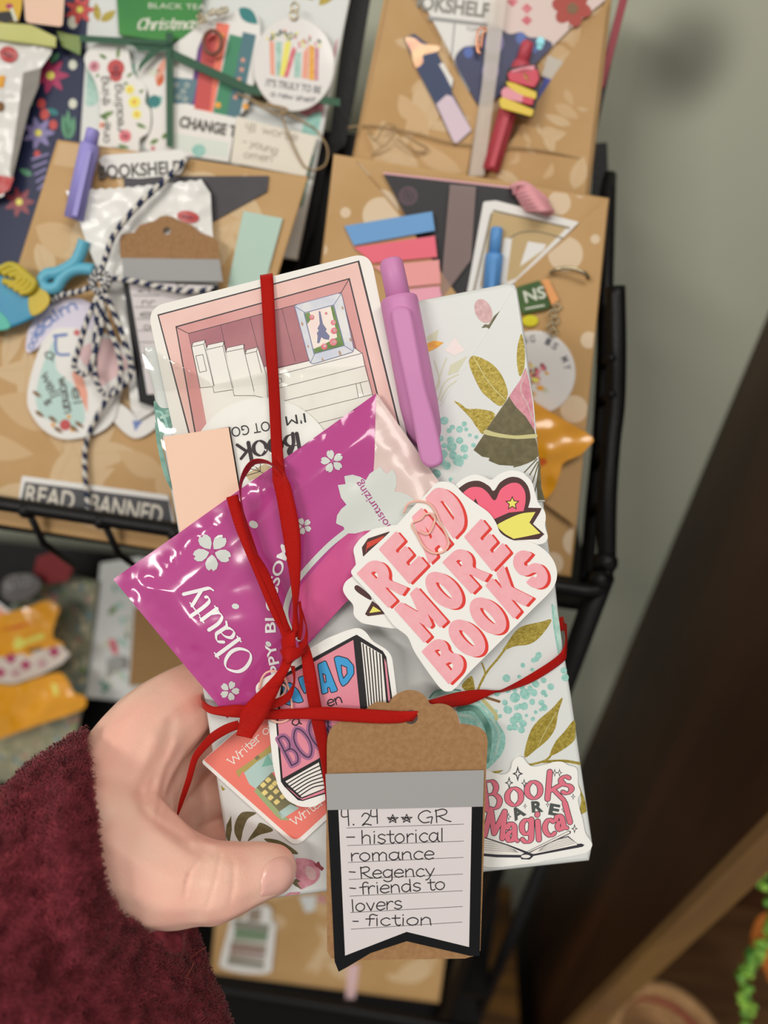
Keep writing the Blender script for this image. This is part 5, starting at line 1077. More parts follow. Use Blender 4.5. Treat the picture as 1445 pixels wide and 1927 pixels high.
tag(c.build('banned_sticker'), 'dark grey READ BANNED sticker along the bottom of the twine tied book', 'sticker', 'stickers in the rack')

# ---------------------------------------- row behind: navy floral book, white floral book, kraft book
navyb = mat('navy_wrap', '#232a4c', rough=.5); nf1 = mat('navy_pink', '#b03a66', rough=.5); nf2 = mat('navy_lilac', '#8f86b8', rough=.5); nf3 = mat('navy_teal', '#2f7f80', rough=.5); nf4 = mat('navy_red', '#c9504e', rough=.5); nf5 = mat('navy_green', '#5f9a78', rough=.5)
NB = [(20,-70),(172,-70),(158,160),(140,420),(20,560),(-90,540)]
b = booky(R0, NB, navyb, 18)
for cx, cy, r, m_ in [(95,142,36,nf1),(72,250,32,nf2),(150,18,30,nf4),(36,380,30,wine_p)]:
    for i in range(7): a = 2 * pi * i / 7; b.poly(leaf(cx, cy, cx + r * cos(a), cy + r * sin(a), r * .4), .06 + .02 * (i % 3), m_)
    b.poly(ell(cx, cy, r * .22, n=10), .14, hy)
for x, y, r, m_ in [(78,195,8,nf4),(84,215,9,nf4),(100,235,8,nf4),(137,42,10,lw),(137,122,8,lw),(137,195,8,lw),(70,290,6,nf4)]: b.poly(ell(x, y, r, r * 1.2, n=12), .08, m_)
for q in [(110,215,88,205),(112,100,92,120),(60,330,36,318),(125,262,118,215),(132,262,140,218),(128,262,128,205),(62,200,48,180)]: b.poly(leaf(*q, 12), .08, random.choice([nf3, nf5]))
for i in range(5): b.ribbon2([(60 + 3 * i, 300 + 14 * i), (90 - 2 * i, 290 + 14 * i)], 4, .09, nf2, smooth=False)
tag(b.build('wrapped_book'), 'navy wrapped book with pink and lilac flowers in the back row', 'wrapped book', G)
CBp = [(172,-80),(674,-80),(560,490),(140,420)]
b = booky(R0, CBp, paper, 18)
for q, m_ in [((185,40,180,5,14), gold), ((190,40,218,20,16), gold), ((600,10,640,-30,20), gold), ((590,0,560,-30,16), gold), ((480,160,500,200,30), olive)]: b.poly(leaf(*q), .06, m_)
for cx, cy, rx, ry, m_ in [(600,260,34,50,teal),(560,330,40,60,teal_d),(640,120,14,50,rosepk),(600,205,40,16,rosepk),(170,160,22,40,teal_l),(250,180,50,60,teal_l)]:
    p = [q for q in ell(cx, cy, rx, ry) if inside(q, grow(CBp, -4))]
    if len(p) > 3: b.poly(p, .06 + random.uniform(0, .04), m_)
tag(b.build('wrapped_book'), 'white floral wrapped book tied with dark green ribbon in the back row', 'wrapped book', G)
TRp = [(738,-80),(1160,-80),(1102,430),(640,410)]
b = booky(R0, TRp, kr, 18); leaves(b, grow(TRp, -6), 60, .08, seed=9, size=(50, 120))
tr_ = b.build('wrapped_book'); tag(tr_, 'kraft wrapped book with leaf print and a crossed pocket holding a red pen', 'wrapped book', G)
b = MB(R0); FL = A3([(120,-100),(200,-80),(240,0),(430,310),(630,640),(560,1040),(0,1050),(-110,1000)]); FL = [p for p in FL]; b.slab(FL, 3.4, .4, kr); leaves(b, FL, 16, 3.45, seed=11, size=(40, 120)); b.build('pocket_flap', tr_)
b = MB(R0); FL = A3([(1400,-20),(1080,440),(885,740),(680,1050),(760,1200),(1250,1240),(1380,100)]); b.slab(FL, 3.4, .4, kr); leaves(b, FL, 14, 3.45, seed=12, size=(25, 70)); b.build('pocket_flap', tr_)
# in the crossed pocket
c = MB(R0); c.slab(A3([(230,-120),(740,-120),(720,380),(560,560),(480,350)]), 1.0, .3, fw); c.text('BOOKSHELF', A3([(150,38)])[0], A3([(690,105)])[0], 27, 1.05, mat('silver_letter', '#8f8d86', rough=.5), bold=.04); c.poly(A3([(330,95),(720,140),(720,165),(340,120)]), 1.05, greyp); c.ribbon2(A3([(490,120),(470,330)]), 3, 1.05, greyp); c.text('YUM', A3([(555,180)])[0], A3([(620,190)])[0], 8, 1.05, bkl)
tag(c.build('card'), 'white BOOKSHELF card at the top of the kraft book with crossed pocket', 'card', 'cards in the crossed pocket')
c = MB(R0); c.slab(A3([(735,-120),(1420,-120),(1380,0),(1170,170),(1000,340),(880,250),(725,150)]), 1.5, .3, mat('blush_card', '#e3cfc8', rough=.5))
poppy = mat('poppy_red', '#b1493f', rough=.5)
for i in range(6): a = radians(60 * i + 15); c.poly(A3(ell(1180 + 62 * cos(a), 45 + 58 * sin(a), 58, 44, 60 * i + 15, n=14)), 1.55 + .02 * i, poppy)
c.poly(A3(ell(1185, 50, 34, n=12)), 1.7, brown_p); c.ribbon2(A3([(1180,110),(1165,165)]), 3, 1.55, brown_p)
for x, y in [(915,50),(830,10),(915,120)]:
    for i in range(4): c.poly(A3(ell(x + 16 * cos(i * 1.57), y + 16 * sin(i * 1.57), 16, 12, n=8)), 1.56, rs)
tag(c.build('card'), 'blush pink card with a red poppy in the crossed pocket', 'card', 'cards in the crossed pocket')
nvs = mat('night_blue', '#2e3358', rough=.4, nscale=50, h2='#3a3f6a'); nvb = mat('night_bright', '#2f56a8', rough=.3); holo = mat('holo_teal', '#2fc4d4', rough=.15, spec=.8)
c = MB(R0); c.slab(A3(catmull([(490,360),(540,280),(620,265),(650,190),(740,160),(810,200),(880,190),(930,220),(1000,225),(1065,262),(1000,340),(900,440),(760,560),(640,620),(560,500)], True)), 2.2, .3, nvs)
for x, y, r, m_ in [(880,225,30,nvb),(570,310,28,nvb),(720,250,60,nf2),(700,420,50,nf2),(995,245,24,holo),(990,272,18,holo),(962,295,17,nvb)]: c.poly(A3(ell(x, y, r, r * 1.2, n=16)), 2.26, m_)
tag(c.build('cloud_sticker'), 'dark blue cloud sticker with teal glints behind the red pen', 'sticker', 'stickers in the rack')
holo_o = mat('holo_gold', '#f2c078', rough=.2, spec=.8, nscale=120, h2='#ee8a5a'); lilp = mat('lilac_paper', '#d9c6d4', rough=.5); nvd = mat('deep_navy', '#24365f', rough=.4)
c = MB(R0); c.slab(A3([(188,222),(250,200),(380,300),(420,380),(480,480),(470,540),(590,770),(490,862),(370,610),(270,420)]), 4.4, .4, nvd); c.poly(A3([(380,615),(440,560),(475,570),(588,768),(490,858)]), 4.46, lilp)
c.poly(A3(catmull([(195,225),(250,225),(300,260),(390,270),(395,300),(330,318),(300,330),(300,370),(262,400),(242,360),(230,300)], True)), 4.47, holo_o); c.poly(A3([(470,520),(480,470),(420,370),(395,380),(430,440)]), 4.47, fw)
tag(c.build('bookmark'), 'navy and lilac bookmark with gold glints slotted in the kraft book fold', 'bookmark')
c = MB(R0); c.slab(A3([(1040,325),(1190,390),(1125,492),(1000,450)]), 2.0, .6, mat('greige_pad', '#c9c2b6', rough=.6)); tag(c.build('sticky_note_pad'), 'greige sticky note pad next to the red pen', 'note pad', 'sticky note pads')
c = MB(R0); c.slab(A3([(1020,455),(1118,492),(1060,590),(940,720),(930,660)]), 2.2, .6, mat('royal_blue', '#24379c', rough=.4)); c.ribbon2(A3([(1010,600),(1060,530)]), 4, 2.26, nf2); c.ribbon2(A3([(1010,560),(1060,590)]), 4, 2.26, nf2); tag(c.build('foil_packet'), 'small royal blue packet below the greige note pad', 'packet', 'small packets in the rack')
redp = mat('red_pen_plastic', '#bf4a58', rough=.45)
simple_pen(R0, A3([(922, 250)])[0], A3([(700, 1010)])[0], 18, redp, 'raspberry red click pen with a book charm in the crossed pocket', split=.16, hh=5)
chy = mat('charm_yellow', '#e6c94a', rough=.4); chp = mat('charm_pink', '#e89aa6', rough=.4); chr_ = mat('charm_red', '#d2455a', rough=.4)
root = empty('book_charm', R0.at(*A3([(860, 660)])[0], 10))
for q, m_ in [([(750,590),(770,570),(960,650),(945,692),(760,640)], chy), ([(760,540),(790,510),(900,560),(890,610),(770,580)], chp), ([(880,560),(960,580),(950,625),(890,612)], chr_), ([(790,480),(840,490),(975,545),(970,590),(860,560),(800,510)], chy), ([(800,430),(900,400),(980,410),(990,470),(960,520),(880,500),(810,480)], chr_), ([(810,420),(860,405),(930,390),(965,385),(960,420),(850,440)], chp), ([(880,420),(920,430),(940,500),(900,470)], chy)]:
    c = MB(R0); c.slab(A3(rnd(q, 12, 3)), 14, 7, m_, bev=2); c.build('book', root)
c = MB(R0); c.slab(rnd(A3([(755,600),(800,400),(975,380),(1000,470),(975,600),(950,700),(850,680)]), 6), 12.6, 3, dkc); c.build('backing', root)
tag(root, 'pink and yellow stack of books charm clipped on the red pen', 'charm')
clr2 = sheer('sheer_band', '#e6ddd2', .42)
c = MB(R0); c.slab(A3([(700,-60),(800,-60),(745,400),(660,1040),(570,1040),(650,500)]), 6.5, .15, clr2); tag(c.build('sheer_ribbon'), 'clear shimmering band down the kraft book with crossed pocket', 'ribbon')
copper = mat('copper_wire', '#d99a78', rough=.2, metal=.8)
c = MB(R0); c.wire([(*q, 5) for q in A3([(640,320),(622,290),(625,190),(650,165),(680,175),(655,200),(640,290)])], .6, copper); tag(c.build('paper_clip'), 'copper paper clip on the white BOOKSHELF card', 'paper clip')
c = MB(R0.off(-6)); c.slab([(1180,-60),(1196,-60),(1138,164),(1122,170)], 0, 4, mat('maroon_cover', '#9b3b48', rough=.5), bev=2); c.slab([(1150,120),(1130,166),(1105,330),(1096,330)], -1, 10, dkc); tag(c.build('slim_book'), 'slim maroon book at the end of the back row by the wall', 'book')
jute = mat('jute', '#a58c68', rough=.9)
def juted(pl, paths, label, r=.38):
    root = empty('jute_string', pl.at(*paths[0][0][:2], 4))
    for p in paths: mb = MB(pl); mb.wire(p, r, jute, 6); mb.build('strand', root)
    return tag(root, label, 'string', 'jute strings')
juted(R0, [[(655,240,5),(700,236,5),(780,250,5),(860,270,5),(1000,280,5),(1098,300,3)], [(690,240,6),(705,265,9),(725,235,9),(745,240,8),(730,268,8),(700,290,5)], [(740,240,7),(775,262,9),(805,280,6),(780,285,6),(750,262,7)]], 'jute string tied across the kraft book with crossed pocket')

# on the white floral book with green ribbon
tea = mat('tea_green', '#2f7d3f', rough=.35, nscale=14, h2='#4a9a3c'); dgr = mat('dark_green_satin', '#1f5238', rough=.45)
c = MB(R0); c.slab(A1([(750,-80),(1330,-80),(1290,90),(1270,180),(1180,250),(1090,275),(770,225)]), 3.6, 2.4, tea, bev=2); pen(c, 'mll', A1([(880,190)])[0], A1([(890,190)])[0], 1, .5, 3.7, fw)
c.text('BLACK TEA', A1([(960,52)])[0], A1([(1330,62)])[0], 10, 3.7, lw); scr = lambda q: 1.6 + 2.6 * q
SKc = {'C': (.52, [('s', [(.46,.60),(.34,.73),(.12,.6),(.05,.3),(.2,.0),(.46,.1)])]), 'H': (.5, [])}
SK.update(SKc); pen(c, 'Christmas', A1([(885,190)])[0], A1([(1290,185)])[0], 27, scr, 3.75, lw, skew=.3)
tag(c.build('tea_packet'), 'green Christmas black tea packet under the dark green ribbon', 'packet', 'small packets in the rack')
c = MB(R0); c.slab(A1(catmull([(545,390),(600,300),(700,265),(780,262),(830,330),(862,470),(945,560),(940,660),(975,720),(965,850),(905,900),(890,985),(760,955),(650,945),(640,830),(650,700),(620,540)], True)), 3.2, .3, fw); h0 = 3.26
for x, y, r, m_ in [(750,440,56,lips),(750,490,40,lips),(610,430,36,rosepk),(870,660,40,hy),(840,580,30,hy),(885,740,30,hy),(810,880,40,rs),(660,810,20,salm)]:
    c.poly(A1(ell(x, y, r, n=18)), h0 + .04, m_); c.poly(A1(ell(x, y, r * .35, n=10)), h0 + .07, orange_p if m_ is hy else wine_p)
for q in [(690,380,640,350,24),(760,380,770,300,24),(820,500,860,470,20),(800,540,830,540,20),(650,760,740,720,34),(880,800,950,830,26),(760,940,840,960,26),(900,600,930,580,20),(640,480,620,500,20),(700,780,640,740,22)]: c.poly(A1(leaf(*q)), h0 + .02, grn)
for s_, a, b_ in [('one', (705,925), (712,790)), ('thing', (712,680), (690,490)), ('reading', (800,850), (780,540))]: pen(c, s_.replace('H', 'h'), A1([a])[0], A1([b_])[0], 20, 2.2, h0 + .09, bkl)
tag(c.build('flower_sticker'), 'tall white sticker with red and yellow flowers on the green ribboned book', 'sticker', 'stickers in the rack')
c = MB(R0); c.slab(A1(catmull([(880,430),(960,370),(1060,340),(1085,500),(1085,760),(1110,900),(1090,985),(940,960),(985,800),(960,600),(910,540)], True)), 2.4, .3, fw)
for q, m_ in [((960,480,1040,450,50), lw), ((1010,540,1070,370,50), salm), ((1020,560,1060,480,40), candy_r), ((980,700,1050,620,60), teal), ((970,930,1030,900,30), grn), ((1050,900,1080,860,30), grn)]: c.poly(A1(leaf(*q)), 2.46, m_)
c.poly(A1(ell(1000, 655, 40, n=16)), 2.48, nf3); c.poly(A1(ell(990, 960, 14, n=10)), 2.48, lips)
tag(c.build('tree_sticker'), 'white sticker with teal and rust leaves beside the flower sticker', 'sticker', 'stickers in the rack')
c = MB(R0); c.slab(catmull([(322,95),(345,70),(385,40),(470,20),(490,60),(480,150),(440,225),(330,212),(322,150)], True), 3.4, .3, fw); h0 = 3.46
for q, m_ in [([(372,92),(385,60),(398,66),(375,200),(355,196)], mat('plum', '#6a3f86', rough=.5)), ([(384,62),(408,64),(395,208),(365,205)], nf4), ([(408,42),(432,46),(400,212),(372,210)], mat('coral_book', '#ef7c66', rough=.5)), ([(432,64),(456,70),(425,222),(400,216)], mat('green_book', '#3f8a66', rough=.5)), ([(457,60),(482,66),(450,225),(425,220)], mat('slate_teal', '#4c7680', rough=.5)), ([(322,145),(372,150),(362,195),(322,195)], mat('steel_teal', '#5c7f8b', rough=.5))]: c.poly(q, h0 + random.uniform(0, .05), m_)
for x, y in [(457,113),(455,131),(450,149),(443,183)]: c.poly(star(x, y, 6), h0 + .08, salm)
for x, y in [(332,160),(345,172),(352,160),(335,182),(348,186)]: c.ribbon2(ell(x, y, 4, n=8), 1.4, h0 + .08, lw, smooth=False, closed=True)
for x, y in [(410,198),(462,200),(416,68)]: c.poly(ell(x, y, 6, n=10), h0 + .08, orange_p)
c.poly(leaf(450, 15, 485, 45, 24), h0 + .05, nf3)
tag(c.build('books_sticker'), 'white sticker of upright coral, green and teal books under the green ribbon', 'sticker', 'stickers in the rack')
chainlinks('chain', R0, [(395,26), (402,22), (410,24), (418,20), (425,19), (376,30), (378,40), (384,37)], 5, 'bright metal chain beside the green tea packet', hh=7)
c = MB(R0); c.wire([(*q, 7) for q in ell(400, 80, 17, 22, n=12)], .9, mat('brown_ring', '#7a4a3c', rough=.4), 8, closed=True); tag(c.build('key_ring'), 'small brown ring over the coral book sticker', 'ring')
c = MB(R0); c.slab([(322,195),(345,200),(445,222),(432,296),(430,305),(322,288)], 3.8, .3, fw); c.text('CHANGE THE', (336, 238), (470, 262), 20, 3.86, bkl, bold=.05); c.poly([(325,250),(430,268),(428,298),(325,282)], 3.85, mat('pale_mint', '#d7e0d8', rough=.5)); c.poly(ell(374, 283, 13, 12), 3.9, teal)
tag(c.build('change_sticker'), 'white sticker with CHANGE in black above a mint panel', 'sticker', 'stickers in the rack')
c = MB(R0); c.slab(A2([(328,750),(480,795),(850,882),(775,1142),(288,1052)]), 5.2, .4, mat('ivory_tag', '#e4dfd2', rough=.6)); h0 = 5.26
for s_, a, b_, xh in [('411', (380,850), (450,860), 22), ('worse', (490,860), (720,915), 20), ('- young', (360,930), (590,1000), 19), ('omen', (370,1020), (560,1050), 19)]:
    pen(c, s_.replace('1', 'l'), A2([a])[0], A2([b_])[0], xh, 1.7, h0, mat('pencil', '#9a8f80', rough=.6))
tag(c.build('paper_tag'), 'ivory handwritten paper tag below the round books keychain', 'gift tag')
juted(R0, [[(445,175,5),(490,195,6),(530,208,7),(590,240,5)], [(460,180,6),(520,215,8),(540,205,8),(500,195,6)], [(528,210,7),(545,260,7),(570,310,6),(585,318,5)], [(590,240,4),(615,275,4),(612,310,4),(585,322,4)]], 'jute string looped over the ivory handwritten tag', r=.45)
root = empty('round_keychain', R0.at(553, 210, 6)); c = MB(R0); c.slab(ell(553, 121, 77, 89, n=48), 7, 2.4, kw, bev=2.5); h0 = 7.06
for i, (q, m_) in enumerate([([(540,265),(570,270),(575,490),(545,480)], salm), ([(580,270),(620,270),(610,490),(585,490)], teal_l), ([(640,270),(680,275),(640,500),(605,490)], hy), ([(690,300),(715,320),(660,500),(630,500)], rs), ([(705,340),(745,340),(740,500),(700,500)], teal_l), ([(760,340),(795,290),(790,510),(750,505)], salm), ([(800,290),(830,300),(830,520),(795,515)], orange_p), ([(835,300),(860,310),(855,520),(832,520)], rosepk)]): c.poly(A2(q), h0 + .01 * i, m_)
for x, y in [(545,240),(630,215),(700,230),(780,255),(850,280),(580,230),(740,290),(660,250)]:
    for k in range(5): c.poly(A2(ell(x + random.uniform(-25, 25), y + random.uniform(-22, 22), 9, n=8)), h0 + .1, random.choice([kd, grn, rs, hy]))
c.text("IT'S TRULY TO BE", A2([(515,555)])[0], A2([(870,605)])[0], 13, h0 + .05, kd, bold=.02); pen(c, 'a new shelf', A2([(545,620)])[0], A2([(830,665)])[0], 13, 1.6, h0 + .05, kd)
c.build('disc', root); c = MB(R0); c.wire([(*q, 7.5) for q in ell(553, 28, 7, 9, n=8)], .5, brass, 6, closed=True, k=2); c.build('link', root); c = MB(R0); c.wire([(*q, 7.5) for q in ell(555, 14, 7, 9, n=8)], .5, brass, 6, closed=True, k=2); c.build('link', root)
tag(root, 'round white keychain printed with a row of books on the green ribboned book', 'keychain', 'round keychains')
root = empty('green_ribbon', R0.at(318, 280, 5))
for nm, q in [('cross_band', [(150,66),(325,76),(325,92),(150,78)]), ('down_band', [(312,60),(326,62),(326,278),(313,276)]), ('cross_band', [(322,92),(470,160),(640,186),(640,200),(465,176),(322,110)]), ('tail', [(245,80),(318,84),(318,96),(260,96)]), ('tail', [(310,88),(270,124),(258,138),(262,120),(285,92)])]:
    c = MB(R0); c.slab(q, 6.4, .3, dgr); c.build(nm, root)
tag(root, 'dark green ribbon tied round the white floral book in the back row', 'ribbon')

# beside them on the navy book
c = foil_bag(R0, A1([(-60,262),(100,268),(340,312),(330,350),(265,440),(250,560),(190,700),(80,1150),(20,1270),(-100,1300)]), 6, 9, wpk, 1.4)
c.poly(A1(ell(55, 352, 62, 52, 20, n=20)), .4, lips); c.poly(A1(ell(50, 355, 40, 14, 20, n=12)), .6, lips_d); c.poly(A1([(-10,490),(35,490),(20,570),(-10,560)]), .4, orange_p); c.poly(A1(ell(0, 690, 30, 34, n=12)), .4, brown_p); c.poly(A1([(150,470),(265,440),(250,560),(190,700),(80,1150),(60,1130),(120,700)]), .4, mat('packet_grey', '#8e8a84', rough=.5)); c.poly(A1([(-20,1130),(90,1150),(60,1230),(-20,1270)]), .4, lips)
tag(c.build('sweets_packet'), 'white packet with red lips and a grey side, beside the navy floral book', 'packet', 'white packets printed with lips')
c = MB(R0); c.slab(A1([(-40,145),(200,160),(365,240),(362,310),(200,285),(-40,255)]), 8, 3, mat('lime_wrap', '#cfcf86', rough=.5, nscale=30, h2='#b9bd6c'), bev=2); tag(c.build('lime_label'), 'pale lime green strip across the top of the lips packet', 'label')
c = MB(R0); c.slab(A1([(365,195),(440,220),(530,235),(520,360),(400,300)]), 4, 2, mat('leaf_bag', '#8c9a4e', rough=.4, nscale=30, h2='#6a8a58'), bev=1); tag(c.build('foil_packet'), 'small olive green packet behind the lime green strip', 'packet', 'small packets in the rack')
c = MB(R0); c.slab(rnd(A1([(150,-60),(420,-60),(405,175),(165,145)]), 8), 9, 1.6, peach); tag(c.build('sticky_note_pad'), 'peach sticky note pad at the top above the lime green strip', 'note pad', 'sticky note pads')
c = MB(R0); c.slab(A1([(-40,-40),(150,-40),(140,60),(120,140),(-40,150)]), 6, 1, mat('sun_yellow', '#dcb23c', rough=.5), bev=1); c.poly(A1([(-30,80),(60,70),(120,130),(40,145),(-30,140)]), 6.1, dkc); c.poly(A1(ell(60, 40, 24, 18, n=12)), 6.1, nf1); c.ribbon2(A1([(75,60),(100,130)]), 6, 6.15, lw); tag(c.build('yellow_card'), 'yellow and black card in the top corner beside the peach pad', 'card', 'cards at the rack top')

# ---------------------------------------- lower pocket
def r2(q): return A7(q)
dusty = mat('dusty_floral_wrap', '#a39d80', rough=.55, nscale=24, h2='#6f7d74'); df1 = mat('dusty_rose', '#b9867c', rough=.5); df2 = mat('dusty_blue', '#6d8d98', rough=.5); df3 = mat('dusty_cream', '#b9b193', rough=.5)
DP = r2([(150,640),(480,560),(640,600),(560,1300),(430,1900),(-300,1900),(-260,1250)])
b = booky(R2, DP, dusty, 16); rg = random.Random(2)
for i in range(420):
    x, y = rg.uniform(-60, 180), rg.uniform(1090, 1460)
    p = leaf(x, y, x + rg.uniform(-16, 16), y + rg.uniform(-16, 16) + .5, rg.uniform(5, 10)) if i % 2 else ell(x, y, rg.uniform(3, 8), n=9)
    if all(inside(q, DP) for q in p): b.poly(p, .1 + rg.uniform(0, .1), rg.choice([df1, df2, df3, grn, df3]))
tag(b.build('wrapped_book'), 'dusty green floral wrapped book behind the orange sweets in the lower pocket', 'wrapped book', G)
WP2 = r2([(650,480),(900,440),(1500,560),(1300,1420),(545,1350)])
b = booky(R2.off(-3), WP2, paper, 16)
for i in range(34):
    x, y = rg.uniform(185, 330), rg.uniform(1080, 1300); p = leaf(x, y, x + rg.uniform(-26, 26), y + rg.uniform(-26, 26) + .5, rg.uniform(5, 12))
    if all(inside(q, WP2) for q in p): b.poly(p, .1 + rg.uniform(0, .1), rg.choice([teal_d, teal_l, grn, pale_g]))
for x, y in [(730,1000),(740,1040)]: b.poly(r2(ell(x, y, 34, 24, 60, n=12)), .25, rs)
for i in range(9): b.ribbon2(r2([(690, 1110 + 14 * i), (760, 1080 + 12 * i), (830, 1100 + 8 * i)]), 1.6, .2, bkl)
tag(b.build('wrapped_book'), 'white wrapped book with green sprigs in the lower pocket beside the hand', 'wrapped book', G)
c = MB(R2); c.slab(r2([(868,770),(1200,700),(1290,1270),(835,1275)]), 3, .5, mat('kraft_card_dim', '#a17d52', rough=.75, nscale=500, h2='#977347')); tag(c.build('gift_tag'), 'plain kraft card in the lower pocket behind the thumb side of the hand', 'gift tag', 'kraft gift tags')
candy_bar(R2, catmull(r2([(-60,860),(60,800),(200,760),(300,722),(385,770),(360,850),(340,960),(410,1000),(380,1040),(200,1080),(-60,1100)]), True, 3), 'upper orange sweet wrapper with a flowered band in the lower pocket', hb=22, deco=[(r2([(80,1010),(110,950),(160,980),(280,930),(290,965),(180,1000),(110,1050)]), hy), (r2([(170,1040),(270,1020),(260,1050),(180,1058)]), brown_p), (r2([(-20,920),(120,880),(230,860),(120,905)]), candy_r)])
fb = mat('flower_band', '#ddd0c4', rough=.5); fbr = mat('flower_band_rose', '#b5426a', rough=.5)
c = MB(R2, hf=lambda u, v: 24 + 1.5 * noise.noise(Vector((u * .03, v * .03, 5))), seg=9); c.poly(r2([(-60,1100),(200,1060),(390,1010),(455,1070),(400,1130),(250,1210),(90,1260),(-60,1250)]), 0, fb)
c.poly(r2([(-60,1100),(200,1060),(390,1010),(455,1070),(400,1130),(250,1210),(90,1260),(-60,1250)]), -3, fb)
for x, y in [(350,1055),(165,1140),(68,1098),(0,1190),(270,1130),(100,1195)]:
    for i in range(4): c.poly(r2(ell(x + 18 * cos(i * 1.57), y + 18 * sin(i * 1.57), 20, 15, n=9)), .3 + .03 * i, fbr if x not in (270, 100) else budpk)
tag(c.build('flowered_sweet'), 'sweet in a white wrapper with magenta flowers between the orange wrappers', 'sweet', 'sweets in the lower pocket')
candy_bar(R2, catmull(r2([(-60,1290),(100,1270),(250,1220),(380,1190),(430,1230),(480,1320),(550,1345),(550,1410),(480,1450),(300,1510),(120,1570),(-60,1610)]), True, 3), 'lower orange sweet wrapper just above the burgundy sleeve', hb=24, deco=[(r2([(330,1260),(365,1265),(380,1330),(350,1340)]), hy)])
c = MB(R2); c.slab(r2([(240,440),(330,412),(480,470),(470,530),(440,600),(290,615),(215,560)]), 14, 8, mat('red_pouch', '#8e2a30', rough=.6), bev=3); tag(c.build('red_pouch'), 'small dark red pouch beneath the rail of the upper pocket', 'pouch')
gm = mat('pewter', '#6f6b6a', rough=.45, metal=.3)
root = empty('pewter_charm', R2.at(40, 1110, 18)); c = MB(R2); c.slab(rnd(r2([(10,600),(60,555),(200,545),(270,590),(270,650),(180,720),(60,740),(5,690)]), 10), 20, 5, gm, bev=3); c.build('plate', root); c = MB(R2); pen(c, 'slo', r2([(30,660)])[0], r2([(215,610)])[0], 26, 3, 20.3, greyp); c.build('lettering', root)
tag(root, 'grey metal charm with raised letters at the edge of the lower pocket', 'charm')
c = MB(R2); c.slab(r2([(-60,700),(0,740),(75,800),(20,830),(-60,840)]), 20, 1, fw); c.poly(r2([(-60,740),(0,770),(40,810),(-60,830)]), 20.1, salm); tag(c.build('lower_sticker'), 'white and coral sticker above the orange sweets in the lower pocket', 'sticker', 'stickers in the rack')
TP = [(412,1660),(860,1640),(826,1888),(396,1832)]
b = booky(R2, TP, kr, 16); leaves(b, grow(TP, -4), 26, .1, seed=21, size=(35, 90))
b.poly(ZB([(880,610),(1040,600),(1020,740),(940,760)]), .2, paper); b.poly(ZB(ell(1090, 640, 45, 28, 30)), .25, rosepk)
tag(b.build('wrapped_book'), 'leafy kraft wrapped book in the lower pocket with a book stack sticker', 'wrapped book', G)
c = MB(R2); c.slab(catmull(ZB([(420,720),(560,690),(630,730),(630,830),(670,860),(660,1000),(640,1180),(610,1300),(400,1310),(180,1260),(170,1180),(220,980),(250,860),(260,810),(380,800)]), True), 2, .4, fw)
st = [mat('stack_grey', '#8d8a7b', rough=.5), mat('stack_green', '#8b9a80', rough=.5), mat('stack_taupe', '#9d8d7f', rough=.5), mat('stack_rose', '#97796f', rough=.5)]
for i, (q, m_) in enumerate([([(420,730),(540,710),(530,840),(415,835)], st[2]), ([(290,820),(620,870),(600,930),(285,895)], st[0]), ([(300,900),(605,935),(595,985),(290,955)], mat('stack_leaf', '#6f8a6c', rough=.5)), ([(290,955),(595,985),(590,1030),(280,1005)], st[1]), ([(265,1010),(590,1050),(580,1100),(255,1065)], st[2]), ([(255,1065),(580,1105),(575,1150),(250,1110)], st[3]), ([(245,1115),(570,1165),(565,1200),(240,1165)], st[2]), ([(235,1165),(565,1215),(560,1270),(225,1225)], st[0])]): c.poly(ZB(q), 2.05 + .02 * i, m_)
tag(c.build('stack_sticker'), 'white sticker of a stack of grey green books on the lower kraft book', 'sticker', 'stickers in the rack')
c = MB(R2); c.slab([(655,1815),(676,1815),(668,1880),(650,1880)], .6, .3, blush); tag(c.build('pink_ribbon'), 'short pale pink ribbon on the lower kraft book behind the gift tag', 'ribbon')
# ------------------------------------------------------------------ the hand that holds the bundle, with its sleeve
ZH = lambda p: xf(2.779, 120, 1240, p)
def skin_mat():
    m = bpy.data.materials.new('skin'); m.use_nodes = True; nt = m.node_tree; b = nt.nodes['Principled BSDF']
    tc = nt.nodes.new('ShaderNodeTexCoord'); n = nt.nodes.new('ShaderNodeTexNoise'); n.inputs['Scale'].default_value = 55; n.inputs['Detail'].default_value = 4
    nt.links.new(tc.outputs['Object'], n.inputs['Vector'])
    r = nt.nodes.new('ShaderNodeValToRGB'); r.color_ramp.elements[0].position = .32; r.color_ramp.elements[1].position = .7
    r.color_ramp.elements[0].color = (.985, .62, .49, 1); r.color_ramp.elements[1].color = (.98, .52, .42, 1)
    nt.links.new(n.outputs['Fac'], r.inputs[0]); nt.links.new(r.outputs[0], b.inputs['Base Color'])
    b.inputs['Roughness'].default_value = .5; b.inputs['Specular IOR Level'].default_value = .35
    b.inputs['Subsurface Weight'].default_value = .25; b.inputs['Subsurface Radius'].default_value = (.004, .0014, .0008); b.inputs['Subsurface Scale'].default_value = 1
    v = nt.nodes.new('ShaderNodeTexVoronoi'); v.inputs['Scale'].default_value = 1100; nt.links.new(tc.outputs['Object'], v.inputs['Vector'])
    bp = nt.nodes.new('ShaderNodeBump'); bp.inputs['Strength'].default_value = .14; bp.inputs['Distance'].default_value = .0003
    nt.links.new(v.outputs['Distance'], bp.inputs['Height']); nt.links.new(bp.outputs[0], b.inputs['Normal'])
    return m
skin = skin_mat()
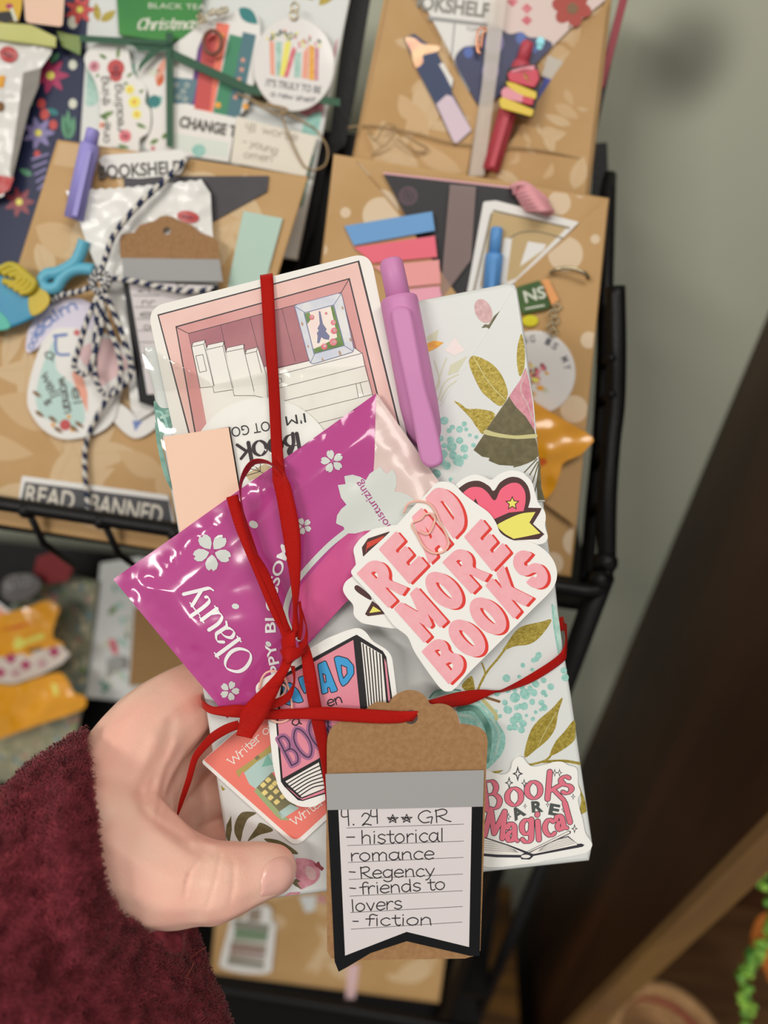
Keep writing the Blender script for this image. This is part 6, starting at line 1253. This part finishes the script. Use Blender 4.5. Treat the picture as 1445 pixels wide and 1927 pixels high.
CH = [  # (u, v, h mm, radius mm) chains of the hand: wrist, thumb, index to little finger round the back of the book
    [(60,1700,22,19),(130,1615,12,18.5),(190,1560,8,18.5)],
    [(190,1560,14,19),(250,1610,17,17.5),(310,1648,18,15.2),(372,1658,17,12.6),(405,1660,16,12.2),(450,1650,13,10.4),(490,1640,10.5,9.0),(513,1637,9.2,8.0)],
    [(195,1530,8,19),(232,1450,1,16.5),(275,1385,-7,15.5),(330,1335,-18,14),(392,1285,-30,10.5),(470,1240,-32,8.4),(570,1205,-31,7.6),(650,1190,-30,7)],
    [(225,1530,0,18),(290,1460,-20,15),(370,1410,-33,10.5),(470,1370,-32,8.4),(590,1345,-31,7.8),(680,1335,-30,7)],
    [(225,1560,-2,19),(300,1520,-26,16),(375,1500,-35,10.5),(470,1475,-32,8.2),(590,1460,-31,7.6),(670,1455,-30,7)],
    [(215,1620,2,19),(290,1600,-22,16),(380,1590,-33,9.5),(470,1580,-30.5,7.2),(560,1570,-30,6.5),(620,1565,-29,6)],
    [(200,1620,6,19),(255,1672,-2,14),(296,1690,-12,10)],
    [(300,1400,-18,9),(302,1470,-13,6.5),(286,1525,-1,8)],
]
hm = MB(HELD)
def ball(mb, c_, r):
    b = bmesh.new(); bmesh.ops.create_icosphere(b, subdivisions=2, radius=r); b.verts.ensure_lookup_table()
    mb.add([c_ + v.co for v in b.verts], [tuple(v.index for v in f.verts) for f in b.faces], skin, True); b.free()
for ch in CH:
    for q in catmull(ch, False, 9): ball(hm, HELD.at(q[0], q[1], q[2]), q[3] * .001)
tmp = hm.build('tmp_hand')
md = tmp.modifiers.new('r', 'REMESH'); md.mode = 'VOXEL'; md.voxel_size = .0008
sm_ = tmp.modifiers.new('s', 'SMOOTH'); sm_.factor = .6; sm_.iterations = 14
dg = bpy.context.evaluated_depsgraph_get(); dg.update()
ev = tmp.evaluated_get(dg); me = bpy.data.meshes.new_from_object(ev)
bpy.data.objects.remove(tmp)
# creases, tendons and knuckle folds
def pxof(p):
    d = p - CAM; z = d.dot(FW); return 722.5 + FPX * d.dot(RT) / z, 963.5 - FPX * d.dot(UP) / z
def segd(p, a, b):
    dx, dy = b[0] - a[0], b[1] - a[1]; t = max(0, min(1, ((p[0] - a[0]) * dx + (p[1] - a[1]) * dy) / (dx * dx + dy * dy + 1e-9))); return hypot(p[0] - a[0] - t * dx, p[1] - a[1] - t * dy)
LINES = [  # (px polyline, width px, depth mm)
    (ZH([(400,700),(415,780),(455,830),(520,875),(610,930)]), 9, -1.2), (ZH([(590,440),(540,540),(500,640),(480,760),(465,840)]), 8, .8), (ZH([(545,560),(520,660),(500,800)]), 6, -.6),
    (ZH([(560,330),(545,420),(520,500),(440,600),(400,700)]), 12, -.8), (ZH([(480,420),(440,520),(420,600)]), 14, .8), (ZH([(620,520),(560,620),(520,720),(505,840)]), 7, .5),
    (ZH([(735,1030),(700,1060),(660,1120),(640,1180),(635,1240)]), 3.2, -.45), (ZH([(820,1030),(805,1100),(790,1170),(765,1250),(750,1300)]), 3.2, -.42), (ZH([(885,1060),(890,1130),(885,1200),(870,1270)]), 5, -.35),
    (ZH([(690,960),(740,955),(790,965)]), 10, .8), (ZH([(660,1110),(645,1180)]), 3, -.3), (ZH([(250,830),(180,900)]), 14, -.5), (ZH([(470,640),(430,740)]), 7, -.6)]
o0 = sum((v.co for v in me.vertices), Vector()) / len(me.vertices)
ow = Vector(hm.v[0]); 
mean = Vector((0, 0, 0))
for q in hm.v: mean += q
mean /= len(hm.v); base = Vector((mean.x, mean.y, min(q.z for q in hm.v)))
cos_ = [v.co + base for v in me.vertices]; nor = [v.normal.copy() for v in me.vertices]
for i, p in enumerate(cos_):
    to = (CAM - p).normalized()
    if nor[i].dot(to) < .05: continue
    q = pxof(p)
    if not (150 < q[0] < 470 and 1300 < q[1] < 1760): continue
    d = 0
    for ln, w, a in LINES:
        m_ = min(segd(q, ln[j], ln[j + 1]) for j in range(len(ln) - 1))
        if m_ < 3 * w: d += a * exp(-(m_ / w) ** 2)
    if d: me.vertices[i].co += to * d * .001
me.materials.clear(); me.materials.append(skin)
for p in me.polygons: p.use_smooth = True
person = bpy.data.objects.new('person', me); COL.objects.link(person); person.location = base; person['_o'] = tuple(base)
tag(person, 'hand in a fuzzy burgundy sleeve gripping the wrapped book, thumb across its lower corner', 'person')
# thumbnail laid on the thumb
from mathutils.bvhtree import BVHTree
bv = BVHTree.FromPolygons([v.co + base for v in me.vertices], [tuple(p.vertices) for p in me.polygons])
nail = mat('nail', '#efb9ab', rough=.28, spec=.5, coat=.3)
NP = ZB(catmull([(536,560),(538,470),(556,370),(600,305),(670,262),(745,250),(800,275),(838,345),(842,430),(818,500),(770,548),(690,585),(600,605),(530,612)], True, 4))
nm = MB(HELD); cx = sum(p[0] for p in NP) / len(NP); cy = sum(p[1] for p in NP) / len(NP); rows = []
def onskin(x, y, off):
    h = bv.ray_cast(CAM, ray(x, y).normalized())
    return (h[0] if h[0] else HELD.at(x, y, 8)) + (CAM - HELD.at(x, y, 0)).normalized() * off * .001
k = len(NP); vs = [onskin(cx, cy, .62)]
for f_, o_ in ((.35, .62), (.7, .58), (.92, .5), (1.0, .15)): vs += [onskin(cx + (x - cx) * f_, cy + (y - cy) * f_, o_) for x, y in NP]
fs = [(0, 1 + i, 1 + (i + 1) % k) for i in range(k)]
for j in range(3): fs += [(1 + j * k + i, 1 + (j + 1) * k + i, 1 + (j + 1) * k + (i + 1) % k, 1 + j * k + (i + 1) % k) for i in range(k)]
nm.add(vs, fs, nail, True); nm.build('thumbnail', person)

# sleeve
slv = bpy.data.materials.new('burgundy_knit'); slv.use_nodes = True; b_ = slv.node_tree.nodes['Principled BSDF']; nt = slv.node_tree
tc = nt.nodes.new('ShaderNodeTexCoord'); n_ = nt.nodes.new('ShaderNodeTexNoise'); n_.inputs['Scale'].default_value = 210; n_.inputs['Detail'].default_value = 6
r_ = nt.nodes.new('ShaderNodeValToRGB'); r_.color_ramp.elements[0].position = .3; r_.color_ramp.elements[1].position = .72
r_.color_ramp.elements[0].color = (.075, .009, .014, 1); r_.color_ramp.elements[1].color = (.27, .040, .055, 1)
nt.links.new(tc.outputs['Object'], n_.inputs['Vector']); nt.links.new(n_.outputs['Fac'], r_.inputs[0]); nt.links.new(r_.outputs[0], b_.inputs['Base Color'])
b_.inputs['Roughness'].default_value = .9; b_.inputs['Sheen Weight'].default_value = .35; b_.inputs['Specular IOR Level'].default_value = .15
b_.inputs['Sheen Tint'].default_value = (.8, .4, .4, 1)
yarn = mat('rust_yarn', '#8a4030', rough=.8)
RG = [  # sections of the sleeve: upper edge, front, lower edge, back
    [(163,1383,4),(170,1460,27),(180,1570,39),(200,1682,41),(262,1752,28),(346,1802,2),(330,1640,-26),(230,1460,-24)],
    [(128,1396,8),(126,1490,35),(128,1610,48),(170,1760,48),(270,1820,28),(384,1842,4),(320,1650,-28),(200,1470,-22)],
    [(62,1438,14),(70,1540,38),(80,1680,50),(140,1820,48),(280,1880,32),(412,1890,6),(280,1680,-26),(140,1490,-16)],
    [(0,1486,20),(10,1600,46),(20,1750,57),(110,1890,54),(290,1940,36),(438,1950,10),(240,1740,-22),(80,1530,-10)],
    [(-80,1540,26),(-60,1670,54),(-40,1840,64),(80,1970,60),(280,2020,42),(450,2040,16),(190,1830,-16),(0,1590,-4)],
    [(-180,1620,32),(-150,1770,60),(-120,1930,70),(40,2070,66),(260,2120,48),(460,2150,22),(130,1930,-10),(-90,1670,2)],
    [(-420,1840,50),(-380,1980,74),(-320,2160,84),(-130,2330,80),(120,2390,62),(340,2400,40),(-20,2170,8),(-290,1900,18)],
]
N_ = 160; rings = [catmull(r, True, N_ // 8) for r in RG]; cols_ = [catmull([r[i] for r in rings], False, 24) for i in range(N_)]; M_ = len(cols_[0])
P3 = [[HELD.at(*cols_[i][j]) for i in range(N_)] for j in range(M_)]
def nrm(j, i):
    a = P3[min(j + 1, M_ - 1)][i] - P3[max(j - 1, 0)][i]; b = P3[j][(i + 1) % N_] - P3[j][i - 1]; n = a.cross(b); n.normalize(); return n
ctr = HELD.at(130, 1700, 5)
flip = 1 if nrm(10, N_ // 4).dot(-FW) > 0 else -1
vs = []
for j in range(M_):
    for i in range(N_):
        p = P3[j][i]; n = nrm(j, i) * flip
        d = 1.4 * noise.noise(p * 90) + 1.5 * noise.noise(p * 230) + 1.5 * abs(noise.noise(p * 420)) + .8 * noise.noise(p * 800) + (.5 if j < 3 else 0)
        vs.append(p + n * d * .001)
s_ = MB(HELD); s_.add(vs, [(j * N_ + i, j * N_ + (i + 1) % N_, (j + 1) * N_ + (i + 1) % N_, (j + 1) * N_ + i) if flip < 0 else (j * N_ + i, (j + 1) * N_ + i, (j + 1) * N_ + (i + 1) % N_, j * N_ + (i + 1) % N_) for j in range(M_ - 1) for i in range(N_)], slv, True)
inner = [vs[i] - nrm(0, i) * flip * .003 for i in range(N_)] + [vs[12 * N_ + i] - nrm(12, i) * flip * .005 for i in range(N_)]
s_.add([vs[i] for i in range(N_)] + inner, [(k * N_ + i, k * N_ + (i + 1) % N_, (k + 1) * N_ + (i + 1) % N_, (k + 1) * N_ + i) for k in range(2) for i in range(N_)], slv, True)
rg = random.Random(4)
fv = []; ff = []
for q in range(36000):
    j = rg.random() ** 1.15 * (M_ - 14); i = rg.randrange(N_); jj = int(j); p = P3[jj][i].lerp(P3[jj + 1][i], j - jj).lerp(P3[jj][(i + 1) % N_], rg.random()); n = nrm(jj, i) * flip
    if n.dot((CAM - p).normalized()) < -.35: continue
    t = Vector((rg.gauss(0, 1), rg.gauss(0, 1), rg.gauss(0, 1))); t = (t - n * t.dot(n)).normalized(); L = rg.uniform(.0011, .0026); w = n.cross(t) * rg.uniform(.00010, .00020)
    p = p + n * .001 * (1.4 * noise.noise(p * 90) + 1.5 * noise.noise(p * 230) + 1.5 * abs(noise.noise(p * 420)))
    c1 = p + t * L * .5 + n * rg.uniform(.0007, .0014); c2 = p + t * L + n * rg.uniform(-.0006, .0010); k = len(fv)
    fv += [p - w, p + w, c1 + w, c1 - w, c2]; ff += [(k, k + 1, k + 2, k + 3), (k + 3, k + 2, k + 4)]
s_.add(fv, ff, slv, True)
s_.build('sleeve', person)
y_ = MB(HELD)
for pts in [[(352,1810,8),(368,1795,10),(388,1782,11)], [(335,1850,12),(352,1835,14),(365,1812,13)], [(345,1830,12),(350,1845,13),(352,1862,12)], [(322,1826,14),(340,1838,15),(358,1842,14)], [(258,1880,32),(252,1855,34),(262,1835,32)], [(120,1755,48),(145,1780,47),(160,1800,45)]]: y_.wire(pts, .16, yarn, 5)
y_.build('loose_yarn', person)
